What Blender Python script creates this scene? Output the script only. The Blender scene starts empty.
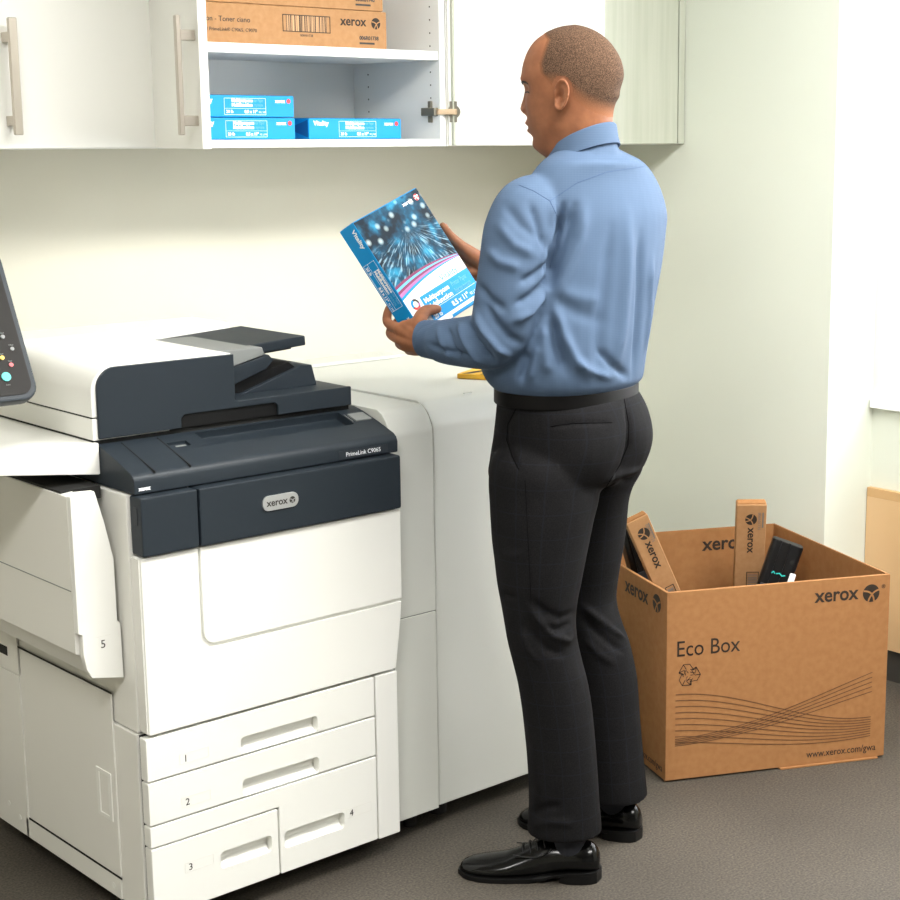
import bpy, bmesh, math, random
import numpy as np
from mathutils import Vector, Matrix
from mathutils.bvhtree import BVHTree
random.seed(4)
S = bpy.context.scene
COL = S.collection

# ------------------------------------------------------------------ camera
F, CX, CY, HY, H = 1642.0, 575.0, 450.0, 131.0, 1.55
pitch = math.atan((CY-HY)/F); az = math.atan(1759/math.hypot(F, CY-HY))
FH = Vector((math.cos(az), math.sin(az), 0)); RT = Vector((math.sin(az), -math.cos(az), 0)); UP = Vector((0, 0, 1))
FW = FH*math.cos(pitch)-UP*math.sin(pitch); CU = FH*math.sin(pitch)+UP*math.cos(pitch)
CAM = Vector((0, 0, H))
def ray(x, y): return FW+RT*((x-CX)/F)+CU*((CY-y)/F)
def P(x, y, d):
    r = ray(x, y); return CAM+r*(d/r.dot(FH))
def onY(x, y, Y):
    r = ray(x, y); return CAM+r*(Y/r.y)
def onX(x, y, X):
    r = ray(x, y); return CAM+r*(X/r.x)
def onZ(x, y, z):
    r = ray(x, y); return CAM+r*((z-H)/r.z)
cd = bpy.data.cameras.new('camera'); cam = bpy.data.objects.new('camera', cd); COL.objects.link(cam)
cam.matrix_world = Matrix(((RT.x, CU.x, -FW.x, 0), (RT.y, CU.y, -FW.y, 0), (RT.z, CU.z, -FW.z, H), (0, 0, 0, 1)))
cd.sensor_width = 36; cd.lens = F/900*36; cd.shift_x = (450-CX)/900; cd.clip_start = .05
S.camera = cam

# ------------------------------------------------------------------ materials
def srgb(r, g, b):
    f = lambda c: (c/255/12.92 if c/255 <= .04045 else ((c/255+.055)/1.055)**2.4)
    return (f(r), f(g), f(b), 1)
class N:
    def __init__(s, name):
        s.m = bpy.data.materials.new(name); s.m.use_nodes = True; s.t = s.m.node_tree; s.b = s.t.nodes['Principled BSDF']
    def n(s, typ, **kw):
        o = s.t.nodes.new(typ)
        for k, v in kw.items():
            if k in o.inputs: o.inputs[k].default_value = v
            else: setattr(o, k, v)
        return o
    def l(s, a, b): s.t.links.new(a, b)
def mat(name, col, rough=.5, metal=0, spec=.5, noise=None, bump=None, col2=None, coat=0, scale3=None):
    """noise = (scale, detail): mixes col to col2; bump = (scale, strength, distance)"""
    q = N(name); b = q.b
    b.inputs['Roughness'].default_value = rough; b.inputs['Metallic'].default_value = metal
    b.inputs['Specular IOR Level'].default_value = spec; b.inputs['Base Color'].default_value = col
    b.inputs['Coat Weight'].default_value = coat
    tc = q.n('ShaderNodeTexCoord'); vec = tc.outputs['Object']
    if scale3:
        mp = q.n('ShaderNodeMapping'); mp.inputs['Scale'].default_value = scale3; q.l(vec, mp.inputs['Vector']); vec = mp.outputs['Vector']
    if noise:
        nz = q.n('ShaderNodeTexNoise', Scale=noise[0], Detail=noise[1]); q.l(vec, nz.inputs['Vector'])
        cr = q.n('ShaderNodeValToRGB'); cr.color_ramp.elements[0].color = col; cr.color_ramp.elements[1].color = col2
        lo, hi = noise[2:] if len(noise) > 2 else (.35, .65)
        cr.color_ramp.elements[0].position = lo; cr.color_ramp.elements[1].position = hi
        q.l(nz.outputs['Fac'], cr.inputs['Fac']); q.l(cr.outputs['Color'], b.inputs['Base Color'])
    if bump:
        nb = q.n('ShaderNodeTexNoise', Scale=bump[0], Detail=4.0); q.l(vec, nb.inputs['Vector'])
        bp = q.n('ShaderNodeBump', Strength=bump[1], Distance=bump[2]); q.l(nb.outputs['Fac'], bp.inputs['Height']); q.l(bp.outputs['Normal'], b.inputs['Normal'])
    return q.m
M = {}
M['white'] = mat('white_plastic', srgb(232, 232, 226), .42, bump=(900, .05, .0005))
M['white3'] = mat('greyish_white_plastic', srgb(204, 205, 197), .5, bump=(900, .05, .0005))
M['white2'] = mat('warm_white_plastic', srgb(226, 225, 218), .45, bump=(900, .05, .0005))
M['navy'] = mat('navy_plastic', srgb(34, 42, 49), .5, spec=.35, bump=(900, .06, .0005))
M['navyd'] = mat('dark_navy_plastic', srgb(34, 40, 47), .5)
M['black'] = mat('black_plastic', srgb(14, 14, 15), .45, spec=.3)
M['gap'] = mat('dark_gap', srgb(24, 24, 22), .8)
M['greyp'] = mat('grey_plastic', srgb(126, 129, 127), .5)
M['silver'] = mat('silver_badge', srgb(190, 192, 192), .32, .55)
M['screen'] = mat('screen_glass', srgb(22, 19, 15), .5, spec=.2)
M['ink'] = mat('dark_ink', srgb(50, 46, 42), .6)
M['inkgrey'] = mat('grey_ink', srgb(110, 105, 98), .6)
M['boxink'] = mat('box_ink', srgb(38, 27, 16), .7)
M['boxline'] = mat('box_line_ink', srgb(92, 60, 32), .7)
M['whiteink'] = mat('white_ink', srgb(245, 248, 250), .5)
M['cabinet'] = mat('white_laminate', srgb(240, 240, 234), .4)
M['cabin'] = mat('inner_laminate', srgb(232, 234, 232), .5)
M['steel'] = mat('brushed_steel', srgb(196, 188, 176), .35, .75)
M['hinge'] = mat('hinge_metal', srgb(128, 124, 112), .4, .6)
M['brass'] = mat('hinge_arm_metal', srgb(215, 190, 160), .35, .6)
M['card'] = mat('cardboard', srgb(150, 105, 65), .85, spec=.2, noise=(60, 6), col2=srgb(157, 112, 71), bump=(700, .12, .0006))
M['cardin'] = mat('cardboard_inside', srgb(146, 102, 62), .9, spec=.15, noise=(50, 6), col2=srgb(153, 109, 68), bump=(700, .12, .0006))
M['carton'] = mat('carton_board', srgb(164, 123, 83), .8, spec=.2, noise=(70, 5), col2=srgb(171, 130, 90), bump=(700, .08, .0005))
M['cyan'] = mat('cyan_wrapper', srgb(0, 144, 212), .5, spec=.3)
M['cyand'] = mat('deep_blue_wrapper', srgb(0, 92, 158), .5)
M['cyanl'] = mat('light_blue_print', srgb(96, 178, 222), .5)
M['paperw'] = mat('white_wrapper', srgb(246, 247, 248), .38)
M['crimson'] = mat('crimson_print', srgb(122, 26, 78), .5)
M['pink'] = mat('pink_print', srgb(172, 104, 162), .5)
M['red'] = mat('red_print', srgb(215, 45, 50), .4)
M['belt'] = mat('black_leather', srgb(12, 11, 11), .5, spec=.12, bump=(350, .1, .001))
M['shoe'] = mat('polished_black_leather', srgb(6, 6, 6), .14, spec=.3)
M['sole'] = mat('black_rubber_sole', srgb(7, 7, 7), .5, spec=.25)
M['lace'] = mat('black_lace', srgb(12, 12, 12), .7)
M['sock'] = mat('dark_sock', srgb(24, 26, 34), .9)
M['seam'] = mat('dark_thread', srgb(5, 5, 6), .95, spec=.05)
M['bseam'] = mat('blue_thread', srgb(62, 84, 116), .9)
M['wood'] = mat('pale_maple', srgb(206, 170, 124), .5, noise=(3, 8, .3, .7), col2=srgb(214, 181, 138), scale3=(1, 1, .12))
M['wooded'] = mat('maple_edge', srgb(196, 158, 110), .5)
M['frame'] = mat('white_window_frame', srgb(242, 243, 243), .4)
M['ceil'] = mat('ceiling_paint', srgb(238, 238, 234), .9)
M['base'] = mat('dark_vinyl_base', srgb(62, 60, 56), .6)
M['wheel'] = mat('caster_rubber', srgb(26, 26, 26), .6)
M['lash'] = mat('eyelash', srgb(22, 15, 12), .8)
M['eye'] = mat('eye_white', srgb(225, 220, 212), .25)
M['yellow'] = mat('yellow_print', srgb(226, 172, 48), .45)
M['shop'] = mat('orange_print', srgb(190, 110, 40), .5)
M['teal'] = mat('start_button_cyan', srgb(52, 200, 190), .4)
M['btnred'] = mat('red_button', srgb(205, 80, 85), .4)
M['btnyel'] = mat('yellow_button', srgb(235, 195, 60), .4)
M['btngrey'] = mat('grey_button', srgb(128, 130, 128), .4)
def wallmat(name, c, c2):
    return mat(name, c, .85, spec=.25, noise=(1.2, 3), col2=c2, bump=(260, .08, .001))
M['wall'] = wallmat('warm_white_paint', srgb(217, 214, 198), srgb(220, 217, 202))
M['wallr'] = wallmat('pale_grey_green_paint', srgb(214, 218, 206), srgb(218, 222, 210))
# floor: grey speckled resilient sheet
q = N('speckled_grey_floor'); tc = q.n('ShaderNodeTexCoord')
n1 = q.n('ShaderNodeTexNoise', Scale=2.2, Detail=5.0); n2 = q.n('ShaderNodeTexNoise', Scale=190.0, Detail=3.0); v1 = q.n('ShaderNodeTexVoronoi', Scale=120.0)
for o in (n1, n2, v1): q.l(tc.outputs['Object'], o.inputs['Vector'])
c1 = q.n('ShaderNodeValToRGB'); c1.color_ramp.elements[0].color = srgb(70, 65, 58); c1.color_ramp.elements[1].color = srgb(81, 75, 67); c1.color_ramp.elements[0].position = .35; c1.color_ramp.elements[1].position = .65
c2 = q.n('ShaderNodeValToRGB'); c2.color_ramp.elements[0].color = (.45, .45, .45, 1); c2.color_ramp.elements[1].color = (1.35, 1.33, 1.3, 1); c2.color_ramp.elements[0].position = .35; c2.color_ramp.elements[1].position = .68
c3 = q.n('ShaderNodeValToRGB'); c3.color_ramp.elements[0].color = (1.7, 1.65, 1.55, 1); c3.color_ramp.elements[1].color = (1, 1, 1, 1); c3.color_ramp.elements[0].position = .10; c3.color_ramp.elements[1].position = .16
q.l(n1.outputs['Fac'], c1.inputs['Fac']); q.l(n2.outputs['Fac'], c2.inputs['Fac']); q.l(v1.outputs['Distance'], c3.inputs['Fac'])
m1 = q.n('ShaderNodeMix', data_type='RGBA', blend_type='MULTIPLY'); m1.inputs[0].default_value = 1
m2 = q.n('ShaderNodeMix', data_type='RGBA', blend_type='MULTIPLY'); m2.inputs[0].default_value = 1
q.l(c1.outputs['Color'], m1.inputs[6]); q.l(c2.outputs['Color'], m1.inputs[7]); q.l(m1.outputs[2], m2.inputs[6]); q.l(c3.outputs['Color'], m2.inputs[7])
q.l(m2.outputs[2], q.b.inputs['Base Color']); q.b.inputs['Roughness'].default_value = .62; M['floor'] = q.m
# grained laminate for cabinet exteriors
M['grain'] = mat('pale_grained_laminate', srgb(172, 176, 160), .5, noise=(10, 8, .3, .7), col2=srgb(184, 187, 173), scale3=(6, 6, .25))
# skin
q = N('brown_skin'); tc = q.n('ShaderNodeTexCoord'); nz = q.n('ShaderNodeTexNoise', Scale=38.0, Detail=6.0); q.l(tc.outputs['Object'], nz.inputs['Vector'])
cr = q.n('ShaderNodeValToRGB'); cr.color_ramp.elements[0].color = srgb(126, 80, 54); cr.color_ramp.elements[1].color = srgb(146, 95, 65); cr.color_ramp.elements[0].position = .3; cr.color_ramp.elements[1].position = .7
q.l(nz.outputs['Fac'], cr.inputs['Fac']); q.l(cr.outputs['Color'], q.b.inputs['Base Color']); q.b.inputs['Roughness'].default_value = .58; q.b.inputs['Specular IOR Level'].default_value = .28
q.b.inputs['Subsurface Weight'].default_value = .12; q.b.inputs['Subsurface Radius'].default_value = (.02, .008, .004); q.b.inputs['Subsurface Scale'].default_value = .25
bp = q.n('ShaderNodeBump', Strength=.06, Distance=.001); nb = q.n('ShaderNodeTexNoise', Scale=420.0, Detail=3.0); q.l(tc.outputs['Object'], nb.inputs['Vector']); q.l(nb.outputs['Fac'], bp.inputs['Height']); q.l(bp.outputs['Normal'], q.b.inputs['Normal'])
M['skin'] = q.m
# buzzed hair: density attribute blends scalp to hair
q = N('buzzed_hair'); tc = q.n('ShaderNodeTexCoord'); nz = q.n('ShaderNodeTexNoise', Scale=620.0, Detail=3.0); q.l(tc.outputs['Object'], nz.inputs['Vector'])
cr = q.n('ShaderNodeValToRGB'); cr.color_ramp.elements[0].color = srgb(44, 31, 23); cr.color_ramp.elements[1].color = srgb(108, 84, 66); cr.color_ramp.elements[0].position = .36; cr.color_ramp.elements[1].position = .66
at = q.n('ShaderNodeAttribute', attribute_name='dens'); mx = q.n('ShaderNodeMix', data_type='RGBA'); mx.inputs[6].default_value = srgb(140, 92, 64)
q.l(nz.outputs['Fac'], cr.inputs['Fac']); q.l(cr.outputs['Color'], mx.inputs[7]); q.l(at.outputs['Fac'], mx.inputs[0]); q.l(mx.outputs[2], q.b.inputs['Base Color'])
q.b.inputs['Roughness'].default_value = .9; q.b.inputs['Specular IOR Level'].default_value = .15
bp = q.n('ShaderNodeBump', Strength=.35, Distance=.001); q.l(nz.outputs['Fac'], bp.inputs['Height']); q.l(bp.outputs['Normal'], q.b.inputs['Normal'])
M['hair'] = q.m
# shirt: fine blue/white end-on-end weave
def cloth(name, base, lo, hi, fu, fz, rough):
    q = N(name); at = q.n('ShaderNodeAttribute', attribute_name='wu'); tc = q.n('ShaderNodeTexCoord'); sx = q.n('ShaderNodeSeparateXYZ'); q.l(tc.outputs['Object'], sx.inputs['Vector'])
    def wave(sock, f):
        a = q.n('ShaderNodeMath', operation='MULTIPLY'); a.inputs[1].default_value = f; q.l(sock, a.inputs[0])
        s = q.n('ShaderNodeMath', operation='SINE'); q.l(a.outputs[0], s.inputs[0]); return s.outputs[0]
    return q, at.outputs['Fac'], sx.outputs['Z'], wave
q, u_, z_, wave = cloth('blue_shirt_weave', 0, 0, 0, 0, 0, 0)
a = q.n('ShaderNodeMath', operation='ADD'); q.l(wave(u_, 2*math.pi/.0033), a.inputs[0]); q.l(wave(z_, 2*math.pi/.0033), a.inputs[1])
cr = q.n('ShaderNodeValToRGB'); cr.color_ramp.elements[0].color = srgb(71, 90, 115); cr.color_ramp.elements[1].color = srgb(82, 101, 126)
mr = q.n('ShaderNodeMapRange'); mr.inputs[1].default_value = -2; mr.inputs[2].default_value = 2; q.l(a.outputs[0], mr.inputs[0]); q.l(mr.outputs[0], cr.inputs['Fac']); q.l(cr.outputs['Color'], q.b.inputs['Base Color'])
q.b.inputs['Roughness'].default_value = .8; q.b.inputs['Specular IOR Level'].default_value = .25
M['shirt'] = q.m
q, u_, z_, wave = cloth('charcoal_check_wool', 0, 0, 0, 0, 0, 0)
def thin(sock, per, w):
    a = q.n('ShaderNodeMath', operation='MULTIPLY'); a.inputs[1].default_value = 1/per; q.l(sock, a.inputs[0])
    f = q.n('ShaderNodeMath', operation='FRACT'); q.l(a.outputs[0], f.inputs[0])
    s = q.n('ShaderNodeMath', operation='LESS_THAN'); s.inputs[1].default_value = w; q.l(f.outputs[0], s.inputs[0]); return s.outputs[0]
a = q.n('ShaderNodeMath', operation='MAXIMUM'); q.l(thin(u_, .045, .06), a.inputs[0]); q.l(thin(z_, .05, .05), a.inputs[1])
tc = q.n('ShaderNodeTexCoord'); nz = q.n('ShaderNodeTexNoise', Scale=420.0, Detail=2.0); q.l(tc.outputs['Object'], nz.inputs['Vector'])
cr = q.n('ShaderNodeValToRGB'); cr.color_ramp.elements[0].color = srgb(16, 16, 17); cr.color_ramp.elements[1].color = srgb(27, 26, 27); cr.color_ramp.elements[0].position = .35; cr.color_ramp.elements[1].position = .65
mx = q.n('ShaderNodeMix', data_type='RGBA'); mx.inputs[7].default_value = srgb(30, 33, 42)
am = q.n('ShaderNodeMath', operation='MULTIPLY'); am.inputs[1].default_value = .32; q.l(a.outputs[0], am.inputs[0])
q.l(nz.outputs['Fac'], cr.inputs['Fac']); q.l(cr.outputs['Color'], mx.inputs[6]); q.l(am.outputs[0], mx.inputs[0]); q.l(mx.outputs[2], q.b.inputs['Base Color'])
q.b.inputs['Roughness'].default_value = .85; q.b.inputs['Specular IOR Level'].default_value = .1
M['wool'] = q.m
# barcode
q = N('barcode_print'); tc = q.n('ShaderNodeTexCoord'); mp = q.n('ShaderNodeMapping'); mp.inputs['Scale'].default_value = (1, 0, 0); q.l(tc.outputs['Object'], mp.inputs['Vector'])
nz = q.n('ShaderNodeTexNoise', Scale=330.0, Detail=1.0); q.l(mp.outputs['Vector'], nz.inputs['Vector'])
cr = q.n('ShaderNodeValToRGB'); cr.color_ramp.interpolation = 'CONSTANT'; cr.color_ramp.elements[0].color = srgb(60, 44, 30); cr.color_ramp.elements[1].color = srgb(196, 153, 108); cr.color_ramp.elements[1].position = .5
q.l(nz.outputs['Fac'], cr.inputs['Fac']); q.l(cr.outputs['Color'], q.b.inputs['Base Color']); q.b.inputs['Roughness'].default_value = .7; M['barcode'] = q.m
# night-city cover picture with light trails (local x runs down the page, y across it)
q = N('night_city_print'); tc = q.n('ShaderNodeTexCoord'); sp = q.n('ShaderNodeSeparateXYZ'); q.l(tc.outputs['Object'], sp.inputs['Vector'])
def math_(op, a, b=None, c=None):
    o = q.n('ShaderNodeMath', operation=op)
    for i, v in enumerate((a, b, c)):
        if v is None: continue
        if isinstance(v, (int, float)): o.inputs[i].default_value = v
        else: q.l(v, o.inputs[i])
    return o.outputs[0]
dx = math_('SUBTRACT', sp.outputs['X'], .062); dy = math_('SUBTRACT', sp.outputs['Y'], .125)
ang = math_('ARCTAN2', dy, dx); rad = math_('SQRT', math_('ADD', math_('MULTIPLY', dx, dx), math_('MULTIPLY', dy, dy)))
cv = q.n('ShaderNodeCombineXYZ'); q.l(math_('MULTIPLY', ang, 9.0), cv.inputs[0]); q.l(math_('MULTIPLY', rad, 14.0), cv.inputs[1])
st = q.n('ShaderNodeTexNoise', Scale=2.2, Detail=4.0); q.l(cv.outputs[0], st.inputs['Vector'])
vr = q.n('ShaderNodeTexVoronoi', Scale=34.0); q.l(tc.outputs['Object'], vr.inputs['Vector'])
bk = q.n('ShaderNodeTexNoise', Scale=26.0, Detail=6.0); q.l(tc.outputs['Object'], bk.inputs['Vector'])
cb = q.n('ShaderNodeValToRGB'); e = cb.color_ramp.elements; e[0].color = srgb(12, 28, 40); e[1].color = srgb(40, 150, 190); e[0].position = .40; e[1].position = .74; x = e.new(.54); x.color = srgb(16, 70, 96)
q.l(bk.outputs['Fac'], cb.inputs['Fac'])
cs = q.n('ShaderNodeValToRGB'); e = cs.color_ramp.elements; e[0].color = (0, 0, 0, 1); e[1].color = (.30, .45, .52, 1); e[0].position = .52; e[1].position = .70; q.l(st.outputs['Fac'], cs.inputs['Fac'])
cl = q.n('ShaderNodeValToRGB'); e = cl.color_ramp.elements; e[0].color = (.8, 1, 1, 1); e[1].color = (0, 0, 0, 1); e[0].position = .05; e[1].position = .3; q.l(vr.outputs['Distance'], cl.inputs['Fac'])
road = q.n('ShaderNodeMapRange'); road.inputs[1].default_value = .005; road.inputs[2].default_value = .03; q.l(dx, road.inputs[0])
sky = math_('SUBTRACT', 1.0, road.outputs[0])
a1 = q.n('ShaderNodeMix', data_type='RGBA', blend_type='ADD'); q.l(road.outputs[0], a1.inputs[0]); q.l(cb.outputs[0], a1.inputs[6]); q.l(cs.outputs[0], a1.inputs[7])
a2 = q.n('ShaderNodeMix', data_type='RGBA', blend_type='ADD'); q.l(math_('MULTIPLY', sky, .55), a2.inputs[0]); q.l(a1.outputs[2], a2.inputs[6]); q.l(cl.outputs[0], a2.inputs[7])
q.l(a2.outputs[2], q.b.inputs['Base Color']); q.b.inputs['Roughness'].default_value = .55; q.b.inputs['Specular IOR Level'].default_value = .2; M['city'] = q.m
# glass
q = N('window_glass'); q.b.inputs['Transmission Weight'].default_value = 1; q.b.inputs['Roughness'].default_value = 0; q.b.inputs['IOR'].default_value = 1.02; q.b.inputs['Base Color'].default_value = (1, 1, 1, 1); M['glass'] = q.m
q = N('lamp_diffuser'); q.b.inputs['Emission Color'].default_value = (1, .98, .94, 1); q.b.inputs['Emission Strength'].default_value = 6; M['lamp'] = q.m

# ------------------------------------------------------------------ object helpers
def upd(): bpy.context.view_layer.update()
def setp(o, label=None, cat=None, group=None, kind=None):
    if label: o['label'] = label
    if cat: o['category'] = cat
    if group: o['group'] = group
    if kind: o['kind'] = kind
    return o
def thing(name, label, cat, loc=(0, 0, 0), rz=0, group=None, mw=None):
    o = bpy.data.objects.new(name, None); COL.objects.link(o); o.empty_display_size = .05
    o.matrix_world = mw if mw is not None else Matrix.Translation(loc) @ Matrix.Rotation(rz, 4, 'Z')
    return setp(o, label, cat, group)
def root(o):
    while o.parent: o = o.parent
    return o
def fin(bm, name, m, parent=None, world=True, smooth=35, label=None):
    """bmesh -> object; world=True: vertices are in world space and are moved into the parent's frame"""
    bmesh.ops.recalc_face_normals(bm, faces=bm.faces)
    me = bpy.data.meshes.new(name); bm.to_mesh(me); bm.free()
    return fin_me(me, name, m, parent, world, smooth, label)
def fin_me(me, name, m, parent=None, world=True, smooth=35, label=None):
    if parent is not None and world: me.transform(root(parent).matrix_world.inverted())
    o = bpy.data.objects.new(name, me); COL.objects.link(o)
    me.materials.clear()
    me.materials.append(m)
    if parent is not None: o.parent = parent
    if smooth:
        me.shade_smooth(); me.set_sharp_from_angle(angle=math.radians(smooth))
        if len(me.polygons) < 6000:
            wn_ = o.modifiers.new('weighted_normals', 'WEIGHTED_NORMAL'); wn_.keep_sharp = True; wn_.weight = 100; wn_.mode = 'FACE_AREA'
    if label: o['label'] = label
    return o
def BM(): return bmesh.new()
def bevel(bm, off, seg=2, es=None):
    es = es if es is not None else [e for e in bm.edges if len(e.link_faces) == 2 and e.calc_face_angle() > .5]
    if off > 0: bmesh.ops.bevel(bm, geom=es, offset=off, segments=seg, profile=.5, affect='EDGES', clamp_overlap=True)
def join(bm, other):
    me = bpy.data.meshes.new('t'); other.to_mesh(me); other.free(); bm.from_mesh(me); bpy.data.meshes.remove(me); return bm
def box(x0, x1, y0, y1, z0, z1, bev=0, seg=2, bm=None):
    b = BM(); bmesh.ops.create_cube(b, size=1)
    for v in b.verts: v.co = Vector(((x0+x1)/2+v.co.x*(x1-x0), (y0+y1)/2+v.co.y*(y1-y0), (z0+z1)/2+v.co.z*(z1-z0)))
    bevel(b, bev, seg)
    return join(bm, b) if bm is not None else b
def prism(pts, fn, lo, hi, bev=0, seg=2, bm=None):
    """pts: 2D outline; fn(a, b, t) -> xyz"""
    b = BM(); A = [b.verts.new(fn(p[0], p[1], lo)) for p in pts]; B = [b.verts.new(fn(p[0], p[1], hi)) for p in pts]
    n = len(pts); b.faces.new(A); b.faces.new(B[::-1])
    for i in range(n): b.faces.new((A[i], B[i], B[(i+1) % n], A[(i+1) % n]))
    bmesh.ops.recalc_face_normals(b, faces=b.faces)
    bevel(b, bev, seg)
    return join(bm, b) if bm is not None else b
XZ = lambda a, b, t: (a, t, b)      # outline in X,Z extruded along Y
YZ = lambda a, b, t: (t, a, b)
XY = lambda a, b, t: (a, b, t)
def rrect(x0, x1, y0, y1, r, n=6):
    o = []
    for cx, cy, a0 in ((x1-r, y1-r, 0), (x0+r, y1-r, 90), (x0+r, y0+r, 180), (x1-r, y0+r, 270)):
        for i in range(n+1):
            a = math.radians(a0+90*i/n); o.append((cx+r*math.cos(a), cy+r*math.sin(a)))
    return o
def cyl(p, q, r, n=20, r2=None, bm=None, bev=0):
    b = BM(); p = Vector(p); q = Vector(q); d = q-p
    bmesh.ops.create_cone(b, cap_ends=True, segments=n, radius1=r, radius2=r if r2 is None else r2, depth=d.length)
    bevel(b, bev)
    b.transform(Matrix.Translation((p+q)/2) @ d.to_track_quat('Z', 'Y').to_matrix().to_4x4())
    return join(bm, b) if bm is not None else b
def boolean(bm, cutters, op='DIFFERENCE'):
    me = bpy.data.meshes.new('a'); bmesh.ops.recalc_face_normals(bm, faces=bm.faces); bm.to_mesh(me); bm.free(); o = bpy.data.objects.new('a', me); COL.objects.link(o); tmp = [o]
    for c in cutters:
        bmesh.ops.recalc_face_normals(c, faces=c.faces); mc = bpy.data.meshes.new('c'); c.to_mesh(mc); c.free(); oc = bpy.data.objects.new('c', mc); COL.objects.link(oc); tmp.append(oc)
        md = o.modifiers.new('b', 'BOOLEAN'); md.object = oc; md.operation = op; md.solver = 'EXACT'
    upd(); ev = o.evaluated_get(bpy.context.evaluated_depsgraph_get()); r = BM(); r.from_mesh(ev.to_mesh()); ev.to_mesh_clear()
    for t in tmp:
        m_ = t.data; bpy.data.objects.remove(t); bpy.data.meshes.remove(m_)
    return r
def frame(o, x, y):
    x = Vector(x).normalized(); y = Vector(y); y = (y-x*y.dot(x)).normalized(); z = x.cross(y)
    return Matrix(((x.x, y.x, z.x, o[0]), (x.y, y.y, z.y, o[1]), (x.z, y.z, z.z, o[2]), (0, 0, 0, 1)))
def text_bm(s, size, mw, ext=.0002, off=.0004, bold=0, align='LEFT', bm=None, sx=1):
    c = bpy.data.curves.new('t', 'FONT'); c.body = s; c.size = size; c.extrude = ext; c.offset = bold; c.resolution_u = 3; c.align_x = align
    o = bpy.data.objects.new('t', c); COL.objects.link(o); upd()
    me = bpy.data.meshes.new_from_object(o.evaluated_get(bpy.context.evaluated_depsgraph_get()))
    b = BM(); b.from_mesh(me); b.transform(mw @ Matrix.Translation((0, 0, off)) @ Matrix.Diagonal((sx, 1, 1, 1)))
    bpy.data.objects.remove(o); bpy.data.curves.remove(c); bpy.data.meshes.remove(me)
    return join(bm, b) if bm is not None else b
def flat(pts, mw, h=.0004, t=.0003, bm=None):
    """thin printed patch: 2D outline on the plane of mw, raised h"""
    return prism(pts, lambda a, b, z: mw @ Vector((a, b, z)), h, h+t, bm=bm)
def stroke(pts, w, mw, h=.0004, t=.0003, bm=None):
    b = bm if bm is not None else BM(); L = []; R = []
    for i, p in enumerate(pts):
        a = Vector(pts[max(i-1, 0)]); c = Vector(pts[min(i+1, len(pts)-1)]); d = (c-a).normalized(); n = Vector((-d.y, d.x))*w/2; p = Vector(p)
        L.append(b.verts.new(mw @ Vector((p.x+n.x, p.y+n.y, h+t)))); R.append(b.verts.new(mw @ Vector((p.x-n.x, p.y-n.y, h+t))))
    for i in range(len(pts)-1): b.faces.new((L[i], L[i+1], R[i+1], R[i]))
    return b
def disc(cx, cy, r, n=28): return [(cx+r*math.cos(2*math.pi*i/n), cy+r*math.sin(2*math.pi*i/n)) for i in range(n)]
def sphere_logo(cx, cy, r, mw, parent, dark, light, world=True, h=.0004):
    fin(flat(disc(cx, cy, r), mw, h), 'emblem', dark, parent, world, 0)
    b = BM()
    def arc(p0, p1, p2, w):
        pts = []
        for i in range(13):
            t = i/12; x = (1-t)**2*p0[0]+2*t*(1-t)*p1[0]+t*t*p2[0]; y = (1-t)**2*p0[1]+2*t*(1-t)*p1[1]+t*t*p2[1]
            pts.append((cx+r*x, cy+r*y))
        stroke(pts, w*r, mw, h+.0004, bm=b)
    arc((-.93, .3), (.25, .25), (.35, -.9), .2); arc((-.35, -.92), (.0, .15), (.93, .35), .2)
    fin(b, 'emblem_bands', light, parent, world, 0)
def ell_tube(path, radii, n=14, bm=None, caps=True, ax2=None, flat2=1.0):
    """round-ended tube through points; ax2/flat2 squash it along one axis"""
    pts = [Vector(p) for p in path]; rr = list(radii)
    # resample smoothly (Catmull-Rom)
    P_, R_ = [], []
    for i in range(len(pts)-1):
        p0 = pts[max(i-1, 0)]; p1 = pts[i]; p2 = pts[i+1]; p3 = pts[min(i+2, len(pts)-1)]
        for k in range(6):
            t = k/6; P_.append(.5*((2*p1)+(p2-p0)*t+(2*p0-5*p1+4*p2-p3)*t*t+(3*p1-p0-3*p2+p3)*t**3)); R_.append(rr[i]*(1-t)+rr[i+1]*t)
    P_.append(pts[-1]); R_.append(rr[-1])
    if caps:
        d0 = (P_[0]-P_[1]).normalized(); d1 = (P_[-1]-P_[-2]).normalized(); A, B = [], []
        for k in (1, 2, 3):
            a = k/3*math.pi/2*.93; A.insert(0, (P_[0]+d0*R_[0]*math.sin(a), R_[0]*math.cos(a))); B.append((P_[-1]+d1*R_[-1]*math.sin(a), R_[-1]*math.cos(a)))
        P_ = [a[0] for a in A]+P_+[b[0] for b in B]; R_ = [a[1] for a in A]+R_+[b[1] for b in B]
    rings = []; up = None
    for i, p in enumerate(P_):
        d = (P_[min(i+1, len(P_)-1)]-P_[max(i-1, 0)]).normalized()
        if up is None:
            up = Vector(ax2) if ax2 is not None else (Vector((0, 0, 1)) if abs(d.z) < .9 else Vector((1, 0, 0)))
        up = Vector(ax2) if ax2 is not None else up
        u = (up-d*up.dot(d)).normalized(); w = d.cross(u); up = u
        rings.append([p+(u*math.cos(2*math.pi*k/n)*flat2+w*math.sin(2*math.pi*k/n))*R_[i] for k in range(n)])
    return loft(rings, bm)
def loft(rings, bm=None, caps=True):
    b = bm if bm is not None else BM(); V = [[b.verts.new(p) for p in r] for r in rings]; n = len(rings[0])
    for i in range(len(V)-1):
        for k in range(n): b.faces.new((V[i][k], V[i][(k+1) % n], V[i+1][(k+1) % n], V[i+1][k]))
    if caps:
        for r in (V[0], V[-1]):
            c = b.verts.new(sum((v.co for v in r), Vector())/n)
            for k in range(n): b.faces.new((r[k], r[(k+1) % n], c))
    return b
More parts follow.
